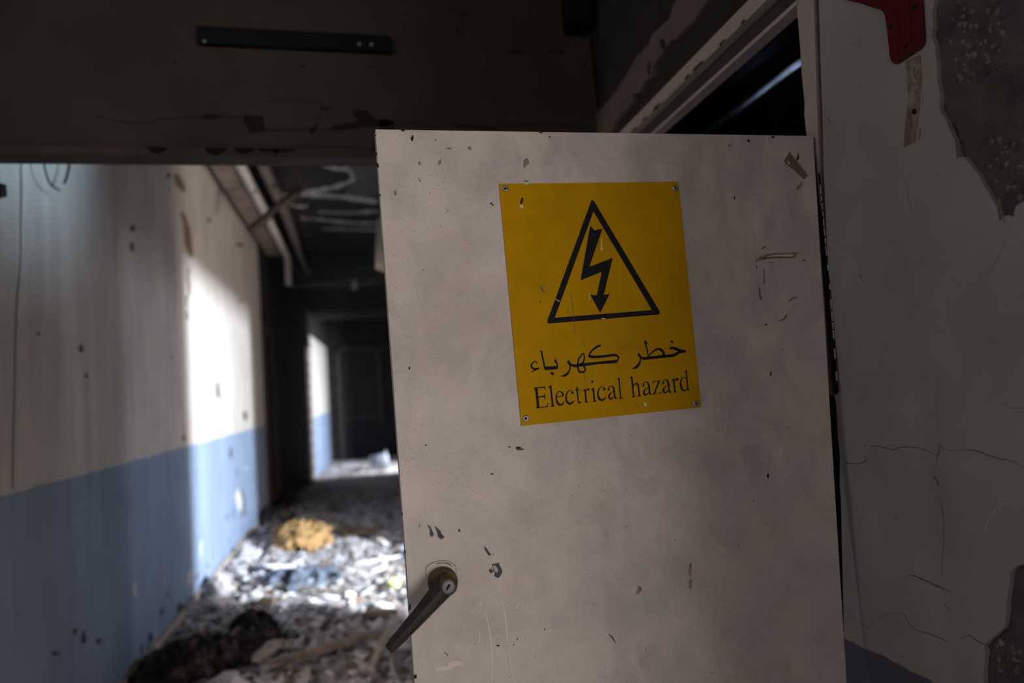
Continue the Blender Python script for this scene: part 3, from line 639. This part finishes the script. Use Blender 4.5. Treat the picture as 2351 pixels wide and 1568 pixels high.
l1 = [(545,545),(618,490),(625,492),(680,1000),(695,1028),(718,1034),(718,1042),(602,1053),(602,1046),(628,1030),(635,1010),(592,600),(582,572),(550,550)]
e_r = [[(765,793,16),(850,786,18),(938,775,18)], [(928,782,30),(915,715,46),(880,675,36),(835,657,22),(790,685,22),(755,755,32),(752,850,42),(775,930,52),(820,990,58),(865,1003,50),(915,975,36),(945,930,20),(958,895,6)]]
c_r = [(1170,695,40),(1160,655,28),(1110,628,16),(1050,660,24),(1010,750,36),(1006,850,44),(1035,930,54),(1090,972,54),(1150,955,44),(1190,915,24),(1213,868,5)]
t_ = [(1290,520),(1298,512),(1303,608),(1368,604),(1368,618),(1305,628),(1330,900),(1350,930),(1385,930),(1412,908),(1416,915),(1380,965),(1350,972),(1318,955),(1303,910),(1268,632),(1235,632),(1235,624),(1270,580)]
r_ = [(1430,630),(1500,578),(1506,636),(1540,590),(1575,568),(1600,575),(1612,600),(1603,632),(1582,640),(1560,622),(1540,630),(1516,668),(1538,905),(1560,930),(1590,935),(1590,942),(1475,945),(1475,938),(1498,925),(1498,900),(1475,660),(1465,640)]
i_ = [(1640,612),(1715,555),(1720,560),(1748,880),(1765,900),(1790,910),(1790,918),(1680,926),(1680,918),(1708,905),(1710,880),(1685,640),(1675,620)]
a_r = [[(864,618,38),(862,595,26),(885,545,18),(930,522,18),(975,548,34),(1002,620,46),(1015,720,42),(1028,815,42),(1047,852,32),(1065,838,18),(1082,812,5)], [(1002,655,14),(930,700,22),(882,760,40),(878,810,48),(905,855,46),(950,845,32),(1015,780,12)]]
l2 = [(175,460),(240,412),(247,414),(296,915),(312,936),(330,940),(330,948),(228,965),(228,958),(256,945),(258,920),(222,480),(205,465)]
h_ = [(505,420),(572,375),(580,378),(603,600),(640,560),(690,540),(730,560),(750,600),(782,860),(795,880),(820,885),(820,892),(705,905),(705,898),(735,885),(740,865),(712,630),(695,590),(665,585),(625,620),(606,660),(628,880),(645,900),(668,903),(668,910),(560,922),(560,914),(585,900),(590,880),(548,450),(530,432)]
z_ = [(1095,510),(1288,485),(1290,492),(1162,835),(1250,825),(1300,800),(1312,765),(1320,767),(1318,820),(1115,855),(1112,848),(1245,508),(1140,520),(1110,545),(1110,580),(1100,582)]
d_ = [(1910,265),(1970,218),(1977,220),(2018,690),(2052,705),(2055,712),(2003,750),(1995,748),(1990,715),(1950,290),(1930,275)]
d_r = [(1968,445,16),(1910,408,16),(1855,432,26),(1825,510,38),(1822,600,44),(1846,690,48),(1890,742,44),(1940,742,30),(1995,700,12)]
spart('english_lettering', [k1(P) for P in (E_, l1, t_, r_, i_, circ(1678,405,25,35), circ(1170,697,27), sh(circ(1170,697,27),818,-90))]+[k2(P) for P in (l2, h_, z_, sh(r_,155,-148), d_, circ(866,618,26), sh(circ(866,618,26),-895,102), sh(circ(866,618,26),502,-58))],
      [k1(P) for P in (e_r[0], e_r[1], c_r, sh(c_r,818,-90))]+[k2(P) for P in (a_r[0], a_r[1], sh(a_r[0],-895,102), sh(a_r[1],-895,102), sh(a_r[0],502,-58), sh(a_r[1],502,-58), d_r)], label='black serif words Electrical hazard')
k3 = cv(10.686, 1210, 780); k4 = cv(14.694, 1430, 770)
AR1 = [[(300,682),(300,700),(290,718),(200,757),(95,805),(100,788),(180,733)],
       [(318,268),(345,262),(368,268),(375,300),(445,640),(470,662),(725,640),(715,590),(658,512),(692,462),(735,530),(762,620),(762,715),(600,738),(450,748),(422,720),(338,315)],
       [(608,782),(668,828),(632,875),(568,825)],
       [(980,555),(1018,490),(1070,570),(1115,602),(1225,597),(1240,668),(1150,675),(1100,655),(1078,650),(1070,720),(1030,830),(960,900),(900,908),(775,895),(850,880),(940,840),(1010,770),(1045,690),(1045,650)],
       [(1215,597),(1370,575),(1600,550),(2215,492),(2230,440),(2180,410),(2120,405),(1750,455),(1600,455),(1505,435),(1498,400),(1530,310),(1620,210),(1720,135),(1825,112),(1795,175),(1740,185),(1620,270),(1550,350),(1555,375),(1640,390),(1850,380),(2130,342),(2180,350),(2265,412),(2265,450),(2215,555),(2190,570),(1800,598),(1430,645),(1230,668)]]
AR1r = [[(243,580,14),(236,552,28),(200,533,24),(145,560,34),(108,610,38),(104,655,42),(140,698,48),(200,716,46),(260,705,34),(300,690,18)],
        [(1245,612,38),(1258,500,38),(1318,400,36),(1383,330,18),(1408,430,34),(1390,520,38),(1340,590,46),(1280,612,40)],
        [(1245,640,40),(1255,725,44),(1290,778,56),(1345,798,42),(1400,780,42),(1430,730,38),(1412,675,38),(1370,645,30)]]
AR2 = [[(490,660),(535,582),(625,700),(650,728),(700,738),(780,720),(850,712),(1680,628),(1740,600),(1870,535),(1780,500),(1680,470),(1600,475),(1555,485),(1575,430),(1625,380),(1700,380),(1800,400),(1920,460),(2130,502),(2130,530),(2100,585),(2000,590),(1900,620),(1780,700),(1700,730),(1200,775),(690,830),(615,795),(600,900),(570,1000),(500,1100),(430,1132),(250,1125),(360,1090),(480,990),(550,880),(578,790),(560,750)],
       [(745,148),(825,245),(800,310),(828,450),(852,560),(850,665),(826,668),(800,510),(745,300),(710,210)], [(1645,155),(1718,212),(1680,272),(1600,212)]]
AR2r = [[(830,722,44),(950,612,44),(1080,500,54),(1180,458,66),(1260,470,86),(1335,525,92),(1372,600,88),(1378,690,88)]]
spart('arabic_lettering', [k3(P) for P in AR1]+[k4(P) for P in AR2], [k3(P) for P in AR1r]+[k4(P) for P in AR2r], label='black Arabic words above the English ones')
mb = plate_mb
S2 = lambda p: onY(p, YS-.0004)
def sm(pts, m): mb.prism([S2(p) for p in pts], (0,-.0001,0), M[m])
sm([(1198,453),(1202,455),(1200,463),(1196,470),(1194,466),(1196,458)], 'chip'); sm([(1194,470),(1201,471),(1202,477),(1195,478),(1192,474)], 'sign_scratch')
sm([(1380,548),(1382,548),(1383,568),(1385,572),(1380,576),(1379,570)], 'sign_scratch'); sm([(1353,672),(1355,672),(1354,690),(1352,693)], 'sign_scratch')
sm([(1275,686),(1285,691),(1285,693),(1275,688)], 'sign_scratch'); sm([(1480,922),(1485,928),(1483,934),(1478,930)], 'smear_pale')
sm([(1238,655),(1243,660),(1251,671),(1250,673),(1243,665)], 'chip_metal'); sm(blob(1241,693,2,1.6,7,.2,rnd), 'chip'); sm(blob(1385,731,5,1.2,7,.3,rnd), 'sign_scratch')
sm([(1205,420),(1213,420),(1212,424),(1206,424)], 'smear_pale')
for (x, y) in ((1541,632),(1545,628),(1552,636),(1548,640),(1556,640),(1537,640)): sm(blob(x,y,1,1.2,6,.3,rnd), 'chip')
for pts in ([(1308,668,.6),(1314,700,.9),(1320,768,.6)], [(1287,612,.5),(1295,625,.9)], [(1300,690,.4),(1305,720,.7)], [(1335,775,.4),(1345,800,.5)], [(1462,925,.4),(1468,940,.7)], [(1340,855,.5),(1345,880,.6),(1355,900,.3)]):
    put_ribbon(mb, pts, S2, (0,-.0001,0), M['smear_dark'], 3)
keep(mb.build('plate'), sign)['label'] = 'yellow sign plate with scratches'
def rivet(px):
    c = onY(px, YS-.0001); mb = MB(); r = .0062
    mb.lathe(c, (0,-1,0), [(r,0),(r*.97,.0007),(r*.8,.0016),(r*.55,.0019),(r*.36,.0016),(r*.30,.0004)], M['rivet'], 28)
    mb.lathe(c, (0,-1,0), [(r*.36,.0006),(.0001,.0006)], M['void'], 20)
    return keep(mb.build('rivet'), sign)
for p in ((1160,433),(1551,432),(1598,926),(1207,961)): rivet(p)

# ================================================================== THINGS ON THE WALLS
a = onY((452,92), YB-.012); b = onY((898,100), YB-.012)
bar = empty('metal_strip', ((a.x+b.x)/2, YB, a.z)); tag(bar, 'long black metal strip screwed to the dark bulkhead', 'bracket')
mb = MB(); mb.box((a.x, YB-.022, 2.758), (b.x, YB-.001, 2.82), M['black_metal']); mb.box((a.x+.008, YB-.026, 2.812), (b.x-.008, YB-.022, 2.82), M['black_metal']); mb.box((a.x+.008, YB-.026, 2.758), (b.x-.008, YB-.022, 2.765), M['black_metal'])
keep(mb.build('rail', None, .002), bar)
for px in (470, 825, 853):
    c = onY((px, 95+(px-470)*.018), YB-.023); mb = MB(); mb.lathe(c, (0,-1,0), [(.007,0),(.007,.002),(.004,.004),(.0005,.004)], M['rivet'], 14); keep(mb.build('screw'), bar)

mb = MB(); mb.box((.865, YB-.07, 2.895), (.955, YB-.002, 3.2), M['black_metal']); mb.box((.872, YB-.078, 2.91), (.945, YB-.07, 3.0), M['black_metal']); mb.box((.88,YB-.09,2.885),(.93,YB-.03,2.897),M['black_metal'])
jb = mb.build('junction_box', None, .004); tag(jb, 'black box fixed high at the right end of the bulkhead', 'box')

red = [(75,0),(160,18),(245,35),(380,85),(500,120),(530,145),(552,185),(570,300),(585,430),(600,560),(608,650),(618,705),(635,745),(660,765),(690,765),(720,752),(850,665),(980,580),(1010,540),(1022,490),(1024,420),(1010,200),(995,0),(985,-250),(60,-250),(40,-40)]
k7 = lambda p: (1930+p[0]/5.226, p[1]/5.226)
rb = empty('red_bracket', onX(k7((700,200)), XP)); tag(rb, 'dark red metal bracket bolted high on the near right wall', 'bracket')
mb = MB(); mb.prism([onX(k7(p), XP-.0015) for p in red], (-.005,0,0), M['red']); keep(mb.build('plate', None, .0015), rb)
mb = MB(); put_ribbon(mb, [(*k7((800,-200)),3),(*k7((830,100)),3),(*k7((850,400)),3),(*k7((835,620)),1.5)], lambda p: onX(p, XP-.0064), (-.0012,0,0), M['red'], 4)
put_ribbon(mb, [(*k7((655,-200)),3),(*k7((670,100)),3),(*k7((690,400)),3),(*k7((690,700)),1.5)], lambda p: onX(p, XP-.0064), (-.0012,0,0), M['red'], 4)
keep(mb.build('rib'), rb)
for p in ((890,90),(607,315),(790,545)):
    c = onX(k7(p), XP-.0064); mb = MB(); mb.lathe(c, (-1,0,0), [(.0042,0),(.0042,.0015),(.003,.003),(.0003,.003)], M['black_metal'], 14); keep(mb.build('bolt'), rb)

# wire loop over the left wall
mb = MB(); path = [onX(p, XL+.05) for p in ((102,330),(100,362),(104,392),(113,418),(125,430),(137,437))]
mb.tube([Vector(p) for p in smooth_path([tuple(p) for p in path], 5)], .004, M['wire'], 8); tag(mb.build('hanging_wire'), 'thin black wire hanging at the top of the left wall', 'wire')
mb = MB(); path = [onX(p, XL+.05) for p in ((156,330),(159,362),(158,385),(152,410),(148,420))]
mb.tube([Vector(p) for p in smooth_path([tuple(p) for p in path], 5)], .006, M['wire'], 8); tag(mb.build('hanging_wire'), 'thicker black wire hanging at the top of the left wall, right strand', 'wire')

# pipes and tray under the ceiling
def run(pxs, z): return [onZ(p, z) for p in pxs]
mb = MB(); q = run([(545,366),(604,480),(658,588)], 3.70); q = [q[0]+(q[0]-q[1])*.8]+q
cor = q[-1]; mb.tube(q+[cor+Vector((.0,.08,-.04)), cor+Vector((.0,.12,-.14)), cor+Vector((0,.12,-.42))], .045, M['pipe'], 14)
tag(mb.build('ceiling_pipe'), 'pale grey pipe running along the ceiling and bending down', 'pipe')
mb = MB(); q = run([(597,366),(660,500),(690,590)], 3.72); q = [q[0]+(q[0]-q[1])*.8]+q
mb.tube(q+[q[-1]+Vector((.02,1.2,-.02))], .05, M['frame'], 14); tag(mb.build('ceiling_pipe'), 'darker grey pipe on the ceiling, right of the pale one', 'pipe')
mb = MB(); q = [onY(p, 10.45) for p in ((664,656),(760,656),(812,652),(900,640))]
mb.tube(q, .03, M['frame'], 12); mb.tube([q[2]+Vector((-.03,0,0)), q[2]+Vector((.05,0,-.005))], .075, M['pipe'], 12)
tag(mb.build('cross_pipe'), 'thin pipe with a fitting crossing the corridor below the ceiling', 'pipe')
mb = MB(); mb.hexa([(-1.22,4.2,3.72),(-1.02,4.2,3.72),(-1.02,10.3,3.72),(-1.22,10.3,3.72)], (0,0,.03), M['tray']); mb.hexa([(-1.03,4.2,3.70),(-1.01,4.2,3.70),(-1.01,10.3,3.70),(-1.03,10.3,3.70)], (0,0,.10), M['tray'])
for y in (5.0, 6.6, 7.7, 9.0): mb.box((-1.24,y,3.75),(-1.0,y+.04,3.86),M['rust'])
tag(mb.build('cable_tray'), 'brown cable tray along the top of the left wall', 'cable tray')
mb = MB(); a = onY((572,527), 6.7); b = onY((694,432), 6.7)
mb.tube([a, a.lerp(b,.25)+Vector((0,0,-.02)), a.lerp(b,.5)+Vector((0,0,.015)), a.lerp(b,.8)+Vector((0,0,-.01)), b], [.030,.045,.034,.05,.03], M['brown'], 5); mb.tube([b, onY((680,400),6.7), Vector((b.x-.05,6.7,HC))], .008, M['rust'], 6)
tag(mb.build('rusty_bracket'), 'rusty bracket hanging loose across the ceiling pipes', 'bracket')
mb = MB(); mb.tube([Vector((.38,7.56,3.5)),Vector((.38,7.56,HC))], .01, M['wire'], 6); mb.hexa([onY((866,505),7.5),(onY((890,480),7.5)),(onY((890,622),7.5)),(onY((862,612),7.5))], (.0,.12,0), M['base']); tag(mb.build('broken_sheet'), 'pale broken sheet hanging from the ceiling beside the free door edge', 'sheet')
for k in range(7):
    y = 11.4+k*.62; mb = MB(); mb.box((-.9, y, 3.32), (.93, y+.10, 3.40), M['frame_dark'])
    tag(mb.build('ceiling_slat'), 'dark slat across the far ceiling', 'slat', 'dark slats under the far ceiling')
# conduit inside the black room, lit by the added blue lamp
mb = MB(); a = onX((1610,314), 1.8); b = onX((1905,92), 1.8)
mb.tube([a, b], .012, M['pipe'], 12); tag(mb.build('conduit'), 'conduit catching blue light in the dark room above the door', 'pipe')

# ================================================================== DEBRIS
def fh(x, y):                   # height of the floor surface
    if 3.2 < y < 10.5:
        k = min(1, (y-3.2)/0.8)*min(1, (10.5-y)/1.5); e = max(0, 1-(x-XL)/1.6)
        return k*(0.05*e+0.035*max(0, noise.noise(Vector((x*2.2, y*1.6, 0.3))))+0.012*noise.noise(Vector((x*9, y*9, 1.7))))-.01
    return -.01
rd = random.Random(11)
cm = [('chalk',.38),('dust',.26),('paper',.15),('card',.10),('dark',.05),('wood_pale',.06)]
def pick():
    r = rd.random()
    for n, w in cm:
        r -= w
        if r <= 0: return M[n]
    return M['dust']
FOOT = []
def sheet(name, c, sx, sy, amp, m, rot, seed, label, cat, freq=6.0, n=34, thick=.004, ragged=.12, parent=None):
    """crumpled sheet of cloth or plastic lying on the floor"""
    FOOT.append((c[0], c[1], sx, sy, rot))
    vs = []; fs = []; R2 = Matrix.Rotation(rot, 3, 'Z')
    for j in range(n+1):
        for i in range(n+1):
            u = i/n*2-1; v = j/n*2-1
            e = 1+ragged*noise.noise(Vector((u*2.2, v*2.2, seed)))*2
            # map the square to a rounded outline
            x = u*math.sqrt(1-v*v/2)*sx*e; y = v*math.sqrt(1-u*u/2)*sy*e
            r = abs(noise.noise(Vector((x*freq, y*freq, seed+3)))); r2 = abs(noise.noise(Vector((x*freq*2.3, y*freq*2.3, seed+9))))
            env = max(0, 1-(u*u+v*v)*.45)
            h = amp*env*(1-2.0*r)+amp*.4*(1-2*r2)*env
            p = R2 @ Vector((x+.25*amp*noise.noise(Vector((x*9,y*9,seed+20))), y+.25*amp*noise.noise(Vector((x*9,y*9,seed+30))), 0))
            X, Y = c[0]+p.x, c[1]+p.y
            vs.append((min(max(X,XL+.03),XR-.03), Y, max(0, fh(X, Y))+.012+max(0, h)))
    for j in range(n):
        for i in range(n): a = j*(n+1)+i; fs.append((a, a+1, a+n+2, a+n+1))
    mb = MB(); mb.add(vs, fs, m, False); o = mb.build(name, parent)
    sd = o.modifiers.new('solid', 'SOLIDIFY'); sd.thickness = thick
    if cat: tag(o, label, cat)
    return o
def fl_(px, z=0): return onZ(px, z)
c = fl_((695,1252)); sheet('crumpled_cloth', c, .30, .62, .15, M['cloth_y'], .1, 2.0, 'crumpled ochre yellow cloth lying at the edge of the lit rubble', 'cloth', 6.5, 54)
c = fl_((690,1345)); sheet('plastic_sheet', c, .34, .30, .09, M['cloth_b'], -.3, 7.0, 'torn blue-grey plastic sheet crumpled in the middle of the rubble', 'plastic sheet', 6.0, 36)
c = fl_((600,1342)); sheet('paper_bag', c, .15, .16, .05, M['paper'], .3, 12.0, 'flat whitish paper bag left of the blue-grey plastic', 'paper', 9.0, 24)
c = fl_((480,1535)); sheet('rag', c, .42, .34, .10, M['cloth_k'], .5, 16.0, 'black tattered rags heaped at the near left of the floor', 'rag', 9.0, 40)
c = fl_((585,1470)); sheet('rag', c, .15, .13, .13, M['cloth_k'], 0, 21.0, 'dark brown bundle standing up behind the black rags', 'rag', 8.0, 26)
c = fl_((800,1335)); sheet('paper_sheet', c, .22, .16, .03, M['dust'], .2, 24.0, 'grey crumpled sheet right of the blue-grey plastic', 'paper', 8.0, 24)
c = fl_((505,1375)); sheet('torn_sack', c, .12, .25, .10, M['dust'], .1, 27.0, 'dusty grey sack slumped against the foot of the left wall', 'sack', 8.0, 28)
c = fl_((575,1392)); sheet('paper_sheet', c, .10, .10, .05, M['paper'], .9, 31.0, 'white torn paper below the tan lath', 'paper', 12.0, 20)
c = fl_((905,1353)); sheet('paper_scrap', c, .05, .06, .06, M['lemon'], 0, 33.0, 'small lemon yellow scrap beside the door edge', 'scrap', 20.0, 16)
c = fl_((640,1205)); sheet('rag', c, .2, .5, .12, M['dark'], 0, 37.0, 'brown rags lying in the shade behind the ochre cloth', 'rag', 7.0, 28)
c = fl_((668,1163)); sheet('rubbish_bag', c, .10, .18, .25, M['cloth_k'], 0, 41.0, 'small black bag by the dark doorway behind the ochre cloth', 'bag', 5.0, 22)
c = fl_((822,1228)); sheet('paper_sheet', c, .20, .28, .05, M['card'], .4, 44.0, 'brown crumpled paper right of the ochre cloth', 'paper', 8.0, 24)

def plank(name, p0, p1, w, h, m, label, cat='plank', lift=(0, 0), bend=0):
    a = fl_(p0); b = fl_(p1); a.z = max(0, fh(a.x,a.y))+lift[0]+.012; b.z = max(0, fh(b.x,b.y))+lift[1]+.012
    d = (b-a); sd = Vector((-d.y, d.x, 0)).normalized()*w/2; mb = MB(); n = 8; vs = []
    for i in range(n+1):
        t = i/n; c = a+d*t+Vector((0,0,bend*math.sin(math.pi*t)))+sd*(.15*noise.noise(Vector((t*3,p0[0],0))))
        k = .6 if i in (0, n) else 1
        vs += [c-sd*k, c+sd*k, c+sd*k+Vector((0,0,h)), c-sd*k+Vector((0,0,h))]
    fs = [(i*4+k, i*4+(k+1) % 4, (i+1)*4+(k+1) % 4, (i+1)*4+k) for i in range(n) for k in range(4)]+[(3,2,1,0),(n*4,n*4+1,n*4+2,n*4+3)]
    mb.add(vs, fs, m); return tag(mb.build(name), label, cat)
plank('plank', (615,1562), (880,1478), .07, .03, M['wood'], 'long dark brown plank lying across the near floor towards the lever', lift=(.02,.04))
plank('plank', (700,1440), (925,1480), .12, .02, M['wood'], 'broad grey-brown board lying behind the long dark plank')
plank('lath', (575,1362), (850,1376), .04, .015, M['wood_pale'], 'thin tan lath below the blue-grey plastic', 'lath', lift=(.03,.02))
plank('lath', (820,1308), (922,1293), .03, .012, M['paper'], 'thin white lath near the door edge', 'lath', lift=(.03,.05))
plank('strip', (855,1568), (915,1470), .035, .02, M['wood_pale'], 'pale curved strip leaning under the lever tip', 'strip', lift=(.05,.12), bend=.02)
plank('board', (842,1418), (905,1428), .16, .02, M['card'], 'dark grey board lying flat near the door edge', 'board', lift=(.01,.02))
plank('board', (570,1371), (625,1376), .09, .02, M['rust'], 'short reddish brown board under the tan lath', 'board')
plank('lath', (560,1475), (470,1568), .05, .02, M['wood'], 'brown lath sticking out of the black rags', 'lath', lift=(.06,.02))
plank('lath', (500,1460), (600,1438), .03, .012, M['wood_pale'], 'pale lath between the rags and the white rubble', 'lath', lift=(.03,.02))
plank('board', (590,1560), (640,1530), .10, .015, M['wood_pale'], 'pale wedge of wood at the bottom beside the black rags', 'board', lift=(.05,.10))
mb = MB(); P = [fl_(p) for p in ((625,1403),(700,1400),(725,1408),(722,1424),(700,1432))]; P = [Vector((p.x, p.y, .05)) for p in P]
mb.tube([Vector(p) for p in smooth_path([tuple(p) for p in P], 6)], .012, M['chalk'], 8); tag(mb.build('cable'), 'pale cable curled in a loop on the white rubble', 'cable')
# a few larger plaster slabs, each its own thing
slabs = [((630,1440),.09,'chalk','pinkish plaster slab between rags and white rubble'),((760,1405),.08,'chalk','pale plaster slab near the middle of the white rubble'),
         ((860,1312),.10,'paper','white plaster slab near the white lath'),((545,1320),.07,'chalk','white plaster slab at the foot of the left wall'),
         ((880,1400),.07,'paper','whitish slab between the yellow scrap and the grey board'),((530,1440),.07,'dust','grey slab left of the dark brown bundle'),
         ((660,1500),.10,'wood_pale','tan slab right of the dark brown bundle'),((735,1475),.08,'dust','grey slab beside the broad board'),((490,1412),.06,'chalk','white slab by the skirting below the grey sack')]
for (px, s, m_, lab) in slabs:
    c = fl_(px); c.z = max(0, fh(c.x, c.y))+.03; k = 7; ring = [(math.cos(6.283*i/k)*s*rd.uniform(.8,1.3), math.sin(6.283*i/k)*s*rd.uniform(.7,1.1)) for i in range(k)]
    R_ = Matrix.Rotation(rd.gauss(0,.18),3,'X') @ Matrix.Rotation(rd.gauss(0,.18),3,'Y'); mb = MB()
    mb.prism([c+R_ @ Vector((a, b, -.012)) for a, b in ring], R_ @ Vector((0,0,.024)), M[m_]); tag(mb.build('plaster_slab', None, .003), lab, 'slab')
# far bucket
c = fl_((872,1078)); bk = empty('bucket', (c.x, c.y, 0)); tag(bk, 'pale blue bucket lying in the far lit patch of floor', 'bucket')
mb = MB(); mb.lathe((c.x-.18, c.y, .17), (1,.2,0), [(.002,0),(.13,0),(.165,.33),(.17,.34),(.15,.33),(.12,.03)], M['bucket'], 28); keep(mb.build('shell'), bk)
mb = MB(); P = [Vector((c.x+.14, c.y-.15+.3*t, .17+.22*math.sin(math.pi*t))) for t in [i/10 for i in range(11)]]; mb.tube(P, .008, M['pipe'], 6); keep(mb.build('handle'), bk)

# loose rubble between the things above
mb = MB()
cnt = 0
while cnt < 13000:
    y = rd.uniform(3.3, 11.0) if rd.random() < .9 else rd.uniform(11, 17); x = rd.uniform(XL+.04, XR-.04)
    dens = 1.0 if y < 8.4 else .35
    dens *= .45+.55*max(0, 1-(x-XL)/1.9)
    if noise.noise(Vector((x*1.7, y*1.3, 4.0))) < -.15: dens *= .35
    if y > 10.4 and x < -.85: continue
    if any(((x-a)*math.cos(r)+(y-b)*math.sin(r))**2/(p*p)+((y-b)*math.cos(r)-(x-a)*math.sin(r))**2/(q*q) < .8 for a, b, p, q, r in FOOT): continue
    if rd.random() > dens: continue
    cnt += 1
    s = abs(rd.gauss(0, .013))+.0045; el = rd.uniform(1, 3.2) if rd.random() < .35 else rd.uniform(.8, 1.4)
    if rd.random() < .10: s *= 2.2
    if rd.random() < .14: s = min(s*.55, .006); el = rd.uniform(5, 12)
    th = s*rd.uniform(.08, .5); z = max(0, fh(x, y))+rd.uniform(0, .012)+ (rd.random() < .15)*rd.uniform(0,.03)
    R_ = (Matrix.Rotation(rd.uniform(0, 6.28), 3, 'Z') @ Matrix.Rotation(rd.gauss(0, .4), 3, 'X') @ Matrix.Rotation(rd.gauss(0, .35), 3, 'Y'))
    k = rd.randint(4, 6); m_ = pick()
    ring = [(math.cos(6.283*i/k+rd.uniform(-.3,.3))*s*el*rd.uniform(.75,1.2), math.sin(6.283*i/k+rd.uniform(-.3,.3))*s*rd.uniform(.75,1.2)) for i in range(k)]
    vs = [Vector((x, y, z+th*.5))+R_ @ Vector((a, b, -th/2)) for a, b in ring]+[Vector((x, y, z+th*.5))+R_ @ Vector((a*.9, b*.9, th/2)) for a, b in ring]
    mb.add(vs, [list(range(k))[::-1], [k+i for i in range(k)]]+[(i, (i+1) % k, k+(i+1) % k, k+i) for i in range(k)], m_)
tag(mb.build('rubble'), 'plaster chips and small rubble strewn over the corridor floor', 'rubble', kind='stuff')
